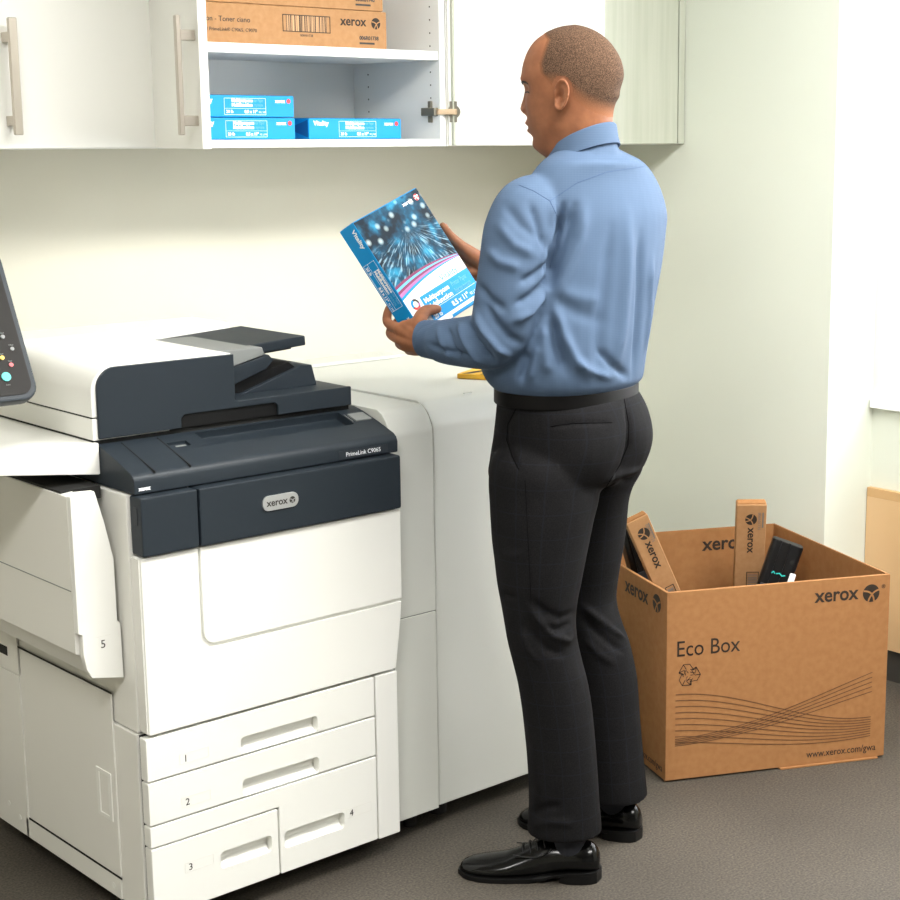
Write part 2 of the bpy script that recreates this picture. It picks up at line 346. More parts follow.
def remesh(bm, vox, smooth=2, fac=.5):
    bmesh.ops.recalc_face_normals(bm, faces=bm.faces)
    me = bpy.data.meshes.new('r'); bm.to_mesh(me); bm.free(); o = bpy.data.objects.new('r', me); COL.objects.link(o)
    md = o.modifiers.new('r', 'REMESH'); md.mode = 'VOXEL'; md.voxel_size = vox; md.adaptivity = 0
    if smooth:
        ms = o.modifiers.new('s', 'SMOOTH'); ms.iterations = smooth; ms.factor = fac
    upd(); out = bpy.data.meshes.new_from_object(o.evaluated_get(bpy.context.evaluated_depsgraph_get()))
    bpy.data.objects.remove(o); bpy.data.meshes.remove(me); return out
def copy_tree(o, parent=None):
    c = o.copy(); COL.objects.link(c)
    if parent is not None: c.parent = parent
    for ch in list(o.children): copy_tree(ch, c)
    return c

# ------------------------------------------------------------------ room shell
WB, WR, CE = 3.68, 3.557, 2.70
PY, WW = 2.736, 3.762
XL, YF = -2.4, -3.2
def struct(bm, name, m, label=None, smooth=0):
    o = fin(bm, name, m, None, True, smooth); setp(o, label, None, None, 'structure'); return o
struct(box(XL, 4.0, YF, WB+.1, -.1, 0), 'floor', M['floor'])
struct(box(XL, 4.0, YF, WB+.1, CE, CE+.1), 'ceiling', M['ceil'])
struct(box(XL, 4.0, WB, WB+.1, 0, CE), 'wall_back', M['wall'])
b = box(WR, 4.0, PY, WB, 0, CE)
box(WW, 3.955, YF, PY, 0, .785, bm=b); box(WW, 3.955, YF, PY, 2.45, CE, bm=b); box(WW, 3.955, YF, .70, .785, 2.45, bm=b); box(WW, 3.955, 2.70, PY, .785, 2.45, bm=b)
struct(b, 'wall_right', M['wallr'])
M['wallg'] = wallmat('grey_bounce_cutting_paint', srgb(150, 150, 146), srgb(154, 154, 150))  # for the unseen front wall, grey to cut bounced fill light
struct(box(XL-.1, XL, YF, WB, 0, CE), 'wall_left', M['wall'])
struct(box(XL, 4.0, YF-.1, YF, 0, CE), 'wall_front', M['wallg'])
struct(box(3.740, 3.90, .68, 2.732, .786, .812, .003), 'trim_1', M['frame'], 'white window sill', 35)
wn = bpy.data.objects.new('window_1', None); COL.objects.link(wn); wn.location = (3.87, 1.7, .812); setp(wn, 'white framed window at the right', None, None, 'structure'); upd()
b = BM()
for a0, a1, c0, c1 in ((.70, .75, .812, 2.45), (2.65, 2.70, .812, 2.45), (.75, 2.65, .812, .862), (.75, 2.65, 2.40, 2.45), (1.66, 1.71, .862, 2.40)): box(3.84, 3.90, a0, a1, c0, c1, .004, 1, bm=b)
fin(b, 'window_frame', M['frame'], wn)
fin(box(3.868, 3.874, .75, 1.66, .862, 2.40), 'pane', M['glass'], wn, smooth=0); fin(box(3.868, 3.874, 1.71, 2.65, .862, 2.40), 'pane', M['glass'], wn, smooth=0)
bc = thing('base_cabinet', 'low pale maple cabinet front under the window, behind the cardboard box', 'cabinet', (3.75, 1.9, 0)); upd()
fin(box(3.7445, 3.7615, .9, 2.733, .095, .530), 'door_panel', M['wood'], bc); fin(box(3.7445, 3.7615, .9, 2.733, .530, .557, .001), 'top_rail', M['wooded'], bc)
fin(box(3.7575, 3.7615, .9, 2.733, 0, .094), 'toe_kick', M['base'], bc, label='dark toe kick')

# ------------------------------------------------------------------ ceiling lamps (out of view)
def lamp(x, y, label, pw):
    t = thing('ceiling_light', label, 'ceiling light', (x, y, CE), group=None); upd()
    b = BM()
    for a in ((x-.61, x-.58, y-.31, y+.31), (x+.58, x+.61, y-.31, y+.31), (x-.58, x+.58, y-.31, y-.28), (x-.58, x+.58, y+.28, y+.31)): box(*a, CE-.03, CE, bm=b)
    fin(b, 'light_frame', M['frame'], t, smooth=0); fin(box(x-.58, x+.58, y-.28, y+.28, CE-.02, CE-.005), 'diffuser', M['lamp'], t, smooth=0)
    ld = bpy.data.lights.new('panel', 'AREA'); ld.shape = 'RECTANGLE'; ld.size = 1.14; ld.size_y = .54; ld.energy = pw; ld.color = (1, .985, .955)
    lo = bpy.data.objects.new('ceiling_lamp_light', ld); COL.objects.link(lo); lo.location = (x, y, CE-.035)
LP = [(1.6, 1.4, 'flat ceiling panel light nearest the left cupboards', 19), (2.8, 1.4, 'flat ceiling panel light above the standing man', 46), (-.2, .9, 'added fill panel light on the ceiling, left of the camera', 46), (2.5, -.7, 'flat ceiling panel light behind the camera, window side', 30)]  # third panel is added to brighten the left-facing sides
for a in LP: lamp(*a)
ld = bpy.data.lights.new('daylight', 'AREA'); ld.shape = 'RECTANGLE'; ld.size = 1.9; ld.size_y = 1.6; ld.energy = 45; ld.color = (.96, .98, 1)
lo = bpy.data.objects.new('daylight', ld); COL.objects.link(lo); lo.location = (4.15, 1.7, 1.65); lo.rotation_euler = (0, math.radians(90), 0)
w = bpy.data.worlds.new('World'); S.world = w; w.use_nodes = True; w.node_tree.nodes['Background'].inputs[0].default_value = (.95, .97, 1, 1); w.node_tree.nodes['Background'].inputs[1].default_value = 2.2
S.view_settings.view_transform = 'Standard'; S.view_settings.look = 'None'; S.view_settings.gamma = 1; S.view_settings.use_curve_mapping = False
S.view_settings.exposure = .5

# ------------------------------------------------------------------ wall cupboards
CF, CB, CZ, CT = 3.30, 3.672, 1.512, 2.42
def cupboard(x0, x1, label, inside):
    t = thing('wall_cupboard', label, 'cupboard', ((x0+x1)/2, (CF+CB)/2, CZ)); upd()
    b = BM(); w_ = .018
    box(x0, x0+w_, CF, CB, CZ, CT, .001, 1, b); box(x1-w_, x1, CF, CB, CZ, CT, .001, 1, b)
    box(x0+w_, x1-w_, CF, CB, CZ, CZ+w_, .001, 1, b); box(x0+w_, x1-w_, CF, CB, CT-w_, CT, .001, 1, b); box(x0+w_, x1-w_, CB-.008, CB, CZ+w_, CT-w_, 0, 1, b)
    fin(b, 'body', M['cabin'] if inside else M['cabinet'], t, smooth=0); return t
def cup_door(t, w_, mw, m, hx, handle=True):
    """door in local frame: x 0..w_, outward face at y=-.018, z 0..(CT-CZ)"""
    h = CT-CZ-.004
    b = box(0.002, w_-.002, -.018, 0, .002, h, .0012, 1); b.transform(mw); d = fin(b, 'door', m, t)
    if handle:
        b = box(hx-.009, hx+.009, -.056, -.046, .030, .262, .0015, 1)
        hb = box(hx-.009, hx+.009, -.047, -.018, .048, .068, .001, 1, b); box(hx-.009, hx+.009, -.047, -.018, .214, .234, .001, 1, b)
        b.transform(mw); fin(b, 'handle', M['steel'], d)
    return d
T = Matrix.Translation; RZ = lambda d: Matrix.Rotation(math.radians(d), 4, 'Z')
c1_ = cupboard(1.055, 1.870, 'closed white wall cupboard at the left above the printer', False)
cup_door(c1_, .405, T((1.058, CF-.002, CZ)), M['cabinet'], .37); cup_door(c1_, .405, T((1.463, CF-.002, CZ)), M['cabinet'], .062)
c2_ = cupboard(1.873, 2.687, 'open wall cupboard with cartons and blue paper packs inside', True)
fin(box(1.892, 2.668, CF+.004, CB-.01, 1.724, 1.746, .001, 1), 'shelf', M['cabin'], c2_)
cup_door(c2_, .40, T((1.876, CF-.004, CZ)) @ RZ(-105.5), M['cabinet'], .368)
dr = cup_door(c2_, .40, T((2.689, CF-.004, CZ)) @ RZ(-52) @ Matrix.Diagonal((1, -1, 1, 1)), M['cabinet'], .35)
# peg holes in the two side panels
for k in range(12):
    z = 1.60+.032*k
    for y in (CF+.037, CF+.30):
        if 1.71 < z < 1.755: continue
        fin(cyl((2.6685, y, z), (2.6705, y, z), .0022, 10), 'peg_hole', M['gap'], c2_, smooth=0)
# concealed hinge at the lower right
hz = onX(423, 112, 2.669).z
b = box(2.655, 2.6692, CF+.008, CF+.062, hz-.010, hz+.010, .002); box(2.6612, 2.6692, CF+.030, CF+.042, hz-.027, hz+.027, .002, 2, b)
hg = fin(b, 'hinge', M['hinge'], c2_)
fin(prism([(2.664, CF+.012), (2.664, CF+.002), (2.694, CF-.030), (2.703, CF-.026), (2.690, CF-.004), (2.672, CF+.012)], XY, hz-.007, hz+.007, .001), 'hinge_arm', M['brass'], hg)
DM = T((2.689, CF-.004, CZ)) @ RZ(-52)
b = box(.006, .025, -.003, .002, hz-CZ-.026, hz-CZ+.026, .001); cyl((.017, -.002, hz-CZ), (.017, .003, hz-CZ), .0165, 20, bm=b); b.transform(DM)
fin(b, 'hinge_cup', M['hinge'], hg)
c3_ = cupboard(2.690, 3.554, 'closed grained wall cupboard in the corner behind the open door', False)
cup_door(c3_, .416, T((2.693, CF-.002, CZ)), M['grain'], .37, False); cup_door(c3_, .416, T((3.111, CF-.002, CZ)), M['grain'], .047, False)
fin(box(3.529, 3.554, CF-.020, CF-.001, CZ+.002, CT-.002, .001), 'filler_strip', M['grain'], c3_)

# ------------------------------------------------------------------ cartons in the cupboard
def toner_carton(name, label, cat, mw, L, D_, Hh, group, number, variant=0):
    t = thing(name, label, cat, group=group, mw=mw)
    b = box(-L/2, L/2, 0, D_, 0, Hh, .0015, 1); fin(b, 'carton_body', M['carton'], t, False)
    fm = frame((-L/2, 0, 0), (1, 0, 0), (0, 0, 1))    # printed front
    fin(text_bm('Toner\nImpression - Toner ciano', .017, fm @ T((.035, Hh*.73, 0))), 'lettering', M['ink'], t, False, 0)
    fin(text_bm('Xerox\u00ae PrimeLink\u00ae C9065, C9070', .0115, fm @ T((.058, Hh*.30, 0))), 'small_lettering', M['ink'], t, False, 0)
    fin(text_bm('xerox', .031, fm @ T((L-.138, Hh*.60, 0)), bold=.0006), 'wordmark', M['boxink'], t, False, 0)
    sphere_logo(L-.033, Hh*.68, .0135, fm, t, M['boxink'], M['carton'], False)
    fin(text_bm(number, .0125, fm @ T((L-.083, Hh*.24, 0)), bold=.0004, bm=flat([(L-.083, Hh*.12), (L-.038, Hh*.12), (L-.038, Hh*.17), (L-.083, Hh*.17)], fm)), 'part_number', M['ink'], t, False, 0)
    b = BM(); x0, x1, y0, y1 = L*.495, L*.72, Hh*.36, Hh*.80
    for r in ((x0, x1, y0, y0+.002), (x0, x1, y1-.002, y1), (x0, x0+.002, y0, y1), (x1-.002, x1, y0, y1)): flat([(r[0], r[2]), (r[1], r[2]), (r[1], r[3]), (r[0], r[3])], fm, bm=b)
    fin(b, 'barcode_frame', M['boxink'], t, False, 0)
    fin(flat([(x0+.010, y0+.002), (x1-.010, y0+.002), (x1-.010, y1-.002), (x0+.010, y1-.002)], fm, .0002), 'barcode', M['barcode'], t, False, 0)
    fin(text_bm(number, .008, fm @ T((L*.575, Hh*.25, 0))), 'barcode_number', M['ink'], t, False, 0)
    return t
toner_carton('toner_carton', 'brown toner carton standing on the cupboard shelf, lower of two', 'carton', T((2.232, CF+.035, 1.7465)), .60, .28, .0895, 'toner cartons in the cupboard', '006R01738')
toner_carton('toner_carton', 'brown toner carton on top of another carton at the top of the photo', 'carton', T((2.224, CF+.037, 1.837)), .60, .28, .0895, 'toner cartons in the cupboard', '006R01740')

# ------------------------------------------------------------------ paper reams: x down the page, y across, z up through the stack
RL, RW, RH = .279, .216, .05
def make_ream(label, mw):
    t = thing('paper_ream', label, 'paper pack', group='blue packs of printer paper', mw=mw)
    b = box(0, RL, 0, RW, 0, RH, .003, 2); fin(b, 'wrapper', M['cyan'], t, False)
    for x in (-.0004, RL+.0004):      # darker triangular end folds
        for pts in ([(0.004, .004), (0.09, RH/2), (.004, RH-.004)], [(RW-.004, .004), (RW-.09, RH/2), (RW-.004, RH-.004)]):
            b = BM(); b.faces.new([b.verts.new((x, p[0], p[1])) for p in pts]); fin(b, 'end_fold', M['cyand'], t, False, 0)
    fm = frame((0, 0, RH), (0, 1, 0), (-1, 0, 0))       # front: fm x = across page, fm y = up the page (negative = down)
    W_ = RW-.0015; e = .0015
    q_ = lambda u, v: (u, -v)
    def curve(a, m_, c): return [((1-s)**2*e+2*s*(1-s)*RW*.5+s*s*W_, (1-s)**2*a+2*s*(1-s)*m_+s*s*c) for s in [i/16 for i in range(17)]]
    K = [curve(.160, .142, .166), curve(.166, .148, .1675), curve(.172, .152, .169), curve(.178, .157, .1705), curve(.186, .161, .172), curve(.192, .166, .1735)]
    b = BM(); c = K[0]
    top = [b.verts.new((.002, p[0], RH+.0004)) for p in c]; bot = [b.verts.new((p[1], p[0], RH+.0004)) for p in c]
    for i in range(len(c)-1): b.faces.new((top[i], bot[i], bot[i+1], top[i+1]))
    fin(b, 'cover_picture', M['city'], t, False, 0)
    for i, m_ in enumerate((M['crimson'], M['cyanl'], M['crimson'], M['pink'], M['cyan'])):
        b = BM(); A = [b.verts.new((p[1], p[0], RH+.0004)) for p in K[i]]; B = [b.verts.new((p[1], p[0], RH+.0004)) for p in K[i+1]]
        for j in range(len(A)-1): b.faces.new((A[j], B[j], B[j+1], A[j+1]))
        fin(b, 'swoosh_band', m_, t, False, 0)
    b = BM(); c = K[5]; A = [b.verts.new((p[1], p[0], RH+.0004)) for p in c]; B = [b.verts.new((RL-.002, p[0], RH+.0004)) for p in c]
    for j in range(len(A)-1): b.faces.new((A[j], B[j], B[j+1], A[j+1]))
    fin(b, 'cover_panel', M['paperw'], t, False, 0)
    h = .0008
    R4 = lambda a, b_, c_, d: [q_(a, c_), q_(b_, c_), q_(b_, d), q_(a, d)]
    fin(flat(R4(.046, W_, .2035, .2635), fm, h), 'title_band', M['cyan'], t, False, 0)
    b = flat(R4(.10, W_, .2715, RL-.002), fm, h); fin(b, 'bottom_band', M['cyan'], t, False, 0)
    b = flat(R4(.05, W_-.004, .2405, .2412), fm, .0012); fin(b, 'rule', M['whiteink'], t, False, 0)
    fin(text_bm('Vitality', .0215, fm @ T((.127, -.200, 0)), off=h), 'brand_lettering', M['cyan'], t, False, 0)
    b = text_bm('Multipurpose', .0158, fm @ T((.052, -.2215, 0)), off=.0012, bold=.0003); text_bm('Multifunction', .0158, fm @ T((.052, -.2375, 0)), off=.0012, bold=.0003, bm=b)
    text_bm('8.5 x 11"', .0158, fm @ T((.118, -.2585, 0)), off=.0012, bold=.0004, bm=b); text_bm('92 | 500', .009, fm @ T((.180, -.2585, 0)), off=.0012, bm=b)
    text_bm('20 lb', .0135, fm @ T((.052, -.2605, 0)), off=.0012, bold=.0003, bm=b)
    fin(b, 'title_lettering', M['whiteink'], t, False, 0)
    b = text_bm('Printer Paper', .0158, fm @ T((.146, -.2215, 0)), off=.0012, sx=.62); text_bm('Papier pour imprimante', .0158, fm @ T((.146, -.2375, 0)), off=.0012, sx=.36, bm=b)
    fin(b, 'subtitle_lettering', M['cyanl'], t, False, 0)
    # small colour-wheel badge
    fin(flat(disc(.026, -.212, .0125), fm, h), 'wheel_badge', M['ink'], t, False, 0)
    for a0, a1, m_ in ((100, 200, M['cyan']), (210, 310, M['red']), (320, 360, M['pink'])):
        pts = [(.026+.0098*math.cos(math.radians(a0+(a1-a0)*i/8)), -.212+.0098*math.sin(math.radians(a0+(a1-a0)*i/8))) for i in range(9)]
        fin(stroke(pts, .005, fm, .0012), 'wheel_segment', m_, t, False, 0)
    fin(flat(disc(.026, -.212, .0068), fm, .0012), 'wheel_centre', M['paperw'], t, False, 0)
    # wordmark top right
    fin(text_bm('xerox', .0140, fm @ T((.150, -.0235, 0)), off=h, bold=0), 'wordmark', M['whiteink'], t, False, 0)
    fin(flat(disc(.199, -.0185, .0075), fm, h), 'emblem', M['red'], t, False, 0)
    b = stroke([(.194, -.014), (.200, -.018), (.202, -.025)], .0028, fm, .0012); stroke([(.193, -.021), (.199, -.0175), (.205, -.0145)], .0028, fm, .0012, bm=b); fin(b, 'emblem_bands', M['whiteink'], t, False, 0)
    # spine (y = 0 face)
    sm = frame((0, 0, 0), (1, 0, 0), (0, 0, 1))
    b = text_bm('Vitality', .0155, sm @ T((.014, .033, 0)), bold=.0005); text_bm('Multipurpose', .0105, sm @ T((.108, .0345, 0)), bold=.0006, bm=b); text_bm('Multifunction', .0105, sm @ T((.108, .0245, 0)), bold=.0006, bm=b)
    text_bm('20 lb', .0095, sm @ T((.093, .0095, 0)), bold=.0003, bm=b); text_bm('8.5 x 11"', .0095, sm @ T((.142, .0095, 0)), bold=.0005, bm=b); text_bm('92 | 500', .006, sm @ T((.180, .0095, 0)), bm=b)
    for r in ((.088, .2, .0425, .0432), (.088, .2, .0055, .0062), (.088, .0887, .0055, .043), (.1993, .2, .0055, .043), (.088, .2, .0195, .0200)): flat([(r[0], r[2]), (r[1], r[2]), (r[1], r[3]), (r[0], r[3])], sm, bm=b)
    text_bm('xerox', .0105, sm @ T((.227, .034, 0)), bold=.0007, bm=b)
    fin(b, 'spine_lettering', M['whiteink'], t, False, 0)
    b = text_bm('Printer Paper', .0105, sm @ T((.158, .0345, 0)), sx=.62); text_bm('plus imprimante', .0105, sm @ T((.158, .0245, 0)), sx=.5, bm=b); fin(b, 'spine_subtitle', M['cyanl'], t, False, 0)
    b = flat(disc(.2635, .0375, .0055), sm); fin(b, 'spine_emblem', M['red'], t, False, 0)
    return t
# held ream: corner and axes from its pose in the man's hands
VD = lambda r, d, u: RT*r+FH*d+UP*u
rU = VD(.1175, .168, .067).normalized(); rV = VD(.138, -.010, -.2225); rV = (rV-rU*rV.dot(rU)).normalized(); rN = rV.cross(rU)
TL = P(352.2, 222.7, 3.43)
o = TL-rN*RH
RM = Matrix(((rV.x, rU.x, rN.x, o.x), (rV.y, rU.y, rN.y, o.y), (rV.z, rU.z, rN.z, o.z), (0, 0, 0, 1)))
held = make_ream('blue pack of printer paper held tilted in the hands of the man', RM)
def RP(u, v, h): return TL+rU*u+rV*v+rN*h          # point in ream coordinates (across, down, above front)
upd()
sx0 = onY(211, 127, CF+.045).x
for lab, x, y, z in (('blue paper pack lying on the cupboard floor under another pack', onY(295.3, 127, CF+.045).x-RL, CF+.045, 1.5305), ('blue paper pack lying on top of another pack in the cupboard', onY(294, 105, CF+.043).x-RL, CF+.043, 1.5815), ('blue paper pack lying alone at the right of the stack in the cupboard', onY(401.3, 127, CF+.05).x-RL, CF+.05, 1.5305)):
    c = copy_tree(held); c.matrix_world = T((x, y, z)); c['label'] = lab

# ------------------------------------------------------------------ printer
upd()
pr = thing('printer', 'large white and navy office copier with five paper trays', 'printer', (1.74, 3.08, 0)); upd()
X0, X1 = 1.437, 2.034
def pp(bm, name, m, parent=None, smooth=35, label=None): return fin(bm, name, m, parent or pr, True, smooth, label)
# chassis
side_cut = [box(1.43, 1.4405, 2.806, 3.216, .098, .486)]
b = box(X0, X1, 2.722, 3.46, .052, .421, .003); box(1.441, 2.035, 2.722, 3.46, .4225, .888, .004, 2, b)
pp(b, 'chassis', M['white2'])
pp(box(1.4425, 2.03, 2.712, 2.7225, .056, .420), 'drawer_cavity', M['gap'], smooth=0)
# side panels of the left face
s = pp(box(1.4335, 1.4375, 2.810, 3.205, .102, .482, .0015), 'side_door', M['white2'])
pp(boolean(box(1.4315, 1.436, 2.826, 2.886, .214, .314, .001), [box(1.42, 1.434, 2.838, 2.874, .222, .306)]), 'latch_plate', M['white'], s)
pp(box(1.4335, 1.4375, 2.812, 3.225, .054, .0975, .001), 'side_rail', M['white2'])
pp(box(1.4335, 1.4375, 3.215, 3.455, .054, .417, .001), 'rear_side_panel', M['white2'])
pp(box(1.4335, 1.4375, 3.215, 3.455, .42, .583, .001), 'rear_vent_panel', M['white2'])
pp(box(1.4328, 1.4345, 3.262, 3.31, .452, .472), 'vent_slot', M['gap'], smooth=0)
pp(box(1.4330, 1.4345, 2.806, 3.21, .4825, .4855), 'side_gap', M['gap'], smooth=0)
pp(box(1.4330, 1.4345, 2.806, 3.21, .0978, .1015), 'side_gap', M['gap'], smooth=0)
for y, z in ((2.84, .075), (3.255, .088), (3.305, .105)): pp(cyl((1.4325, y, z), (1.436, y, z), .006, 16), 'screw', M['white'])
# front door with raised inner cover
door_o = [(1.446, .425), (2.052, .425), (2.052, .772), (1.446, .772)]
b = boolean(prism([(1.446, .425), (2.031, .425), (2.046, .53), (2.050, .58), (2.050, .7725), (1.446, .7725)], XZ, 2.688, 2.722, .004, 2), [prism(rrect(1.566, 2.10, .570, .83, .032), XZ, 2.670, 2.695)])
fd = pp(b, 'front_door', M['white'])
pp(prism(rrect(1.572, 2.0515, .577, .7725, .027)[:0] or [(2.0495, .7725), (1.572, .7725)]+[(1.572+.027-.027*math.cos(a), .577+.027-.027*math.sin(a)) for a in [math.radians(9*i) for i in range(11)]]+[(2.0495, .577)], XZ, 2.6875, 2.700, .0025), 'inner_cover', M['white'], fd)
pp(box(1.4435, 1.4465, 2.692, 2.720, .43, .77), 'door_edge', M['white2'], smooth=0)
# drawers
def drawer(bms, hx0, hx1, hz0, hz1, num, nx, nz, name='drawer'):
    cut = prism(rrect(hx0, hx1, hz0, hz1, .008), XZ, 2.66, 2.711, 0)
    d = pp(boolean(bms, [cut]), name, M['white'])
    fm = frame((nx, 2.690, nz), (1, 0, 0), (0, 0, 1))
    b = BM()
    for r in ((-.012, .052, .0135, .0142), (-.012, .052, -.0062, -.0055), (-.012, -.0113, -.0062, .0142), (.0513, .052, -.0062, .0142)): flat([(r[0], r[2]), (r[1], r[2]), (r[1], r[3]), (r[0], r[3])], fm, bm=b)
    pp(b, 'label_frame', M['white2'], d, 0)
    pp(text_bm(num, .020, fm @ T((-.004, -.003, 0))), 'tray_number', M['ink'], d, 0)
    # sloping floor inside the recess
    pp(prism([(2.694, hz0-.002), (2.712, hz0-.002), (2.712, hz0+.016)], YZ, hx0+.004, hx1-.004), 'finger_grip', M['white'], d, 0)
drawer(box(1.4385, 1.9735, 2.690, 2.716, .3335, .4195, .003), 1.645, 1.828, .336, .371, '1', 1.520, .358)
drawer(box(1.4385, 1.9735, 2.690, 2.716, .2445, .3305, .003), 1.645, 1.828, .246, .282, '2', 1.520, .269)
L4 = [(1.4385, .2415), (1.4385, .1995), (1.7275, .1995), (1.7275, .120), (1.7275, .054), (1.9735, .054), (1.9735, .2415)]
drawer(prism(L4, XZ, 2.690, 2.716, .0025), 1.738, 1.888, .106, .143, '4', 1.905, .131)
drawer(box(1.4385, 1.7245, 2.690, 2.716, .054, .1965, .003), 1.588, 1.708, .110, .146, '3', 1.520, .134)
pp(box(1.9765, X1, 2.690, 2.7225, .052, .4195, .003), 'corner_post', M['white'])
# navy fascia and sloping deck
pp(box(1.447, 1.5665, 2.678, 2.722, .775, .8885, .005), 'front_fascia', M['navy'])
fa = pp(box(1.5695, 2.047, 2.678, 2.722, .775, .8885, .005), 'front_fascia', M['navy'])
pp(box(1.4460, 1.4475, 2.692, 2.705, .835, .868), 'fascia_slot', M['navyd'], smooth=0)
bm_ = frame((1.706, 2.678, .8215), (1, 0, 0), (0, 0, 1))
bd = pp(prism(rrect(0, .083, 0, .030, .0135), lambda a, c, t: bm_ @ Vector((a, c, t)), -.001, .0035, .0012), 'badge', M['silver'], fa)
pp(text_bm('xerox', .0195, bm_ @ T((.009, .0095, 0)), off=.0036, bold=.0004), 'badge_wordmark', M['ink'], bd, 0)
sphere_logo(.068, .0150, .0068, bm_, bd, M['ink'], M['silver'], True, .0037)
dk = [(2.6995, .8905), (2.6985, .914), (2.703, .924), (2.712, .9305), (2.76, .947), (2.818, .9645), (2.85, .971), (3.2, .971), (3.2, .8905)]
slope = math.atan2(.9645-.947, .058)
RCS = T((1.83, 2.7955, .958)) @ Matrix.Rotation(slope, 4, 'X')
def rot(bm, m_): bm.transform(m_); return bm
deck = boolean(prism(dk, YZ, 1.447, 2.056, .003, 2), [rot(box(-.18, .165, -.031, .031, -.017, .03, .004), RCS), rot(box(-.257, -.214, -.018, .004, -.007, .03, .002), RCS)])
dko = pp(deck, 'control_deck', M['navy'])
def ondeck(x0, x1, y0, y1, h0, h1, bev=0): return rot(box(x0-1.83, x1-1.83, y0, y1, h0, h1, bev), RCS)
pp(ondeck(1.4915, 1.4930, -.10, .03, -.004, .0007), 'deck_seam', M['gap'], dko, 0)
pp(ondeck(1.5675, 1.5695, -.097, .03, -.004, .0007), 'deck_seam', M['gap'], dko, 0)
pp(ondeck(1.590, 1.612, -.014, -.002, -.0068, -.0060), 'usb_label', M['greyp'], dko, 0)
pp(ondeck(2.005, 2.045, -.022, .012, -.001, .003, .001), 'deck_latch', M['greyp'], dko)
pp(ondeck(1.998, 1.9992, -.020, .014, -.009, .0012), 'deck_mark', M['greyp'], dko, 0)
pl = frame((1.905, 2.699, .8945), (1, 0, 0), (0, .02, 1))
np_ = pp(flat([(0, 0), (.124, 0), (.124, .0175), (0, .0175)], pl, .0004, .0008), 'name_plate', M['navyd'], dko, 0)
pp(text_bm('PrimeLink C9065', .0125, pl @ T((.017, .0045, 0)), off=.0013), 'name_lettering', M['whiteink'], np_, 0)
pp(text_bm('xerox', .009, frame((1.457, 2.6992, .898), (1, 0, 0), (0, .05, 1)), bold=.0008), 'deck_wordmark', M['whiteink'], dko, 0)
# scanner and document feeder
sc = pp(box(X0, 1.60, 2.828, 3.40, .976, 1.0175, .003), 'scanner_base', M['white'])
pp(box(1.4395, 2.03, 2.835, 3.38, .968, .977), 'scanner_gap', M['gap'], smooth=0)
pp(box(1.4395, 1.75, 2.835, 3.38, 1.016, 1.020), 'lid_gap', M['gap'], smooth=0)
R_ = .048
prof = [(1.744, 1.0195), (1.744, 1.1155), (X0+R_, 1.1155)]+[(X0+R_-R_*math.sin(math.radians(10*i)), 1.1155-R_+R_*math.cos(math.radians(10*i))) for i in range(1, 10)]+[(X0, 1.0195)]
pp(prism(prof, XZ, 2.828, 3.22, .004), 'feeder_cover', M['white'])
R2 = .04
face = [(1.7455, .979+.042), (1.7455, 1.1135), (X0+.010+R2, 1.1135)]+[(X0+.010+R2-R2*math.sin(math.radians(10*i)), 1.1135-R2+R2*math.cos(math.radians(10*i))) for i in range(1, 10)]+[(X0+.010, .979)]
face = face+[(1.622, .979), (1.622, .998), (1.630, 1.005), (1.838, 1.005), (1.846, .998), (1.846, .979), (2.029, .979), (2.029, 1.0185), (1.752, 1.0185)]
pp(prism(face, XZ, 2.8225, 2.832, .0012, 1), 'feeder_face', M['navy'])
pp(box(1.605, 1.85, 2.8285, 2.85, .9785, 1.007), 'exit_slot', M['black'], smooth=0)
pp(box(1.744, 2.029, 2.831, 3.24, .980, 1.018, .003), 'exit_tray', M['navy'])
pp(prism([(1.80, 1.017), (1.955, 1.0635), (1.981, 1.0625), (1.993, 1.017)], XZ, 2.895, 3.14, .003), 'paper_stop', M['navy'])
pp(prism([(1.745, 1.019), (1.86, 1.019), (1.955, 1.052), (1.93, 1.072), (1.745, 1.03)], XZ, 2.905, 3.12, .002), 'roller_bed', M['black'])
for k in range(5): pp(rot(box(-.04, .04, -.004, .004, 0, .005, .001), T((1.865+.003*k, 2.925+.03*k, 1.048)) @ Matrix.Rotation(-math.radians(19), 4, 'Y')), 'guide_rib', M['navyd'])
pp(prism([(1.745, 1.028), (1.862, 1.066), (1.880, 1.083), (1.868, 1.096), (1.745, 1.070)], XZ, 2.885, 3.13, .003), 'feed_cover', M['navy'])
pp(prism([(1.745, 1.070), (1.857, 1.096), (1.852, 1.113), (1.745, 1.114)], XZ, 2.882, 3.14, .004), 'grey_guard', M['greyp'])
tb = rot(box(-.125, .116, -.125, .125, -.012, .009, .003), T((1.868, 3.045, 1.106)) @ Matrix.Rotation(math.radians(-3.5), 4, 'Y'))
tr = pp(tb, 'feed_tray', M['navy'])
pp(rot(box(-.10, .095, -.10, .10, -.019, -.012, .001), T((1.868, 3.045, 1.106)) @ Matrix.Rotation(math.radians(-3.5), 4, 'Y')), 'tray_underside', M['black'], tr)
pp(box(1.45, 1.985, 3.2205, 3.38, 1.02, 1.127, .006), 'rear_cover', M['white'])
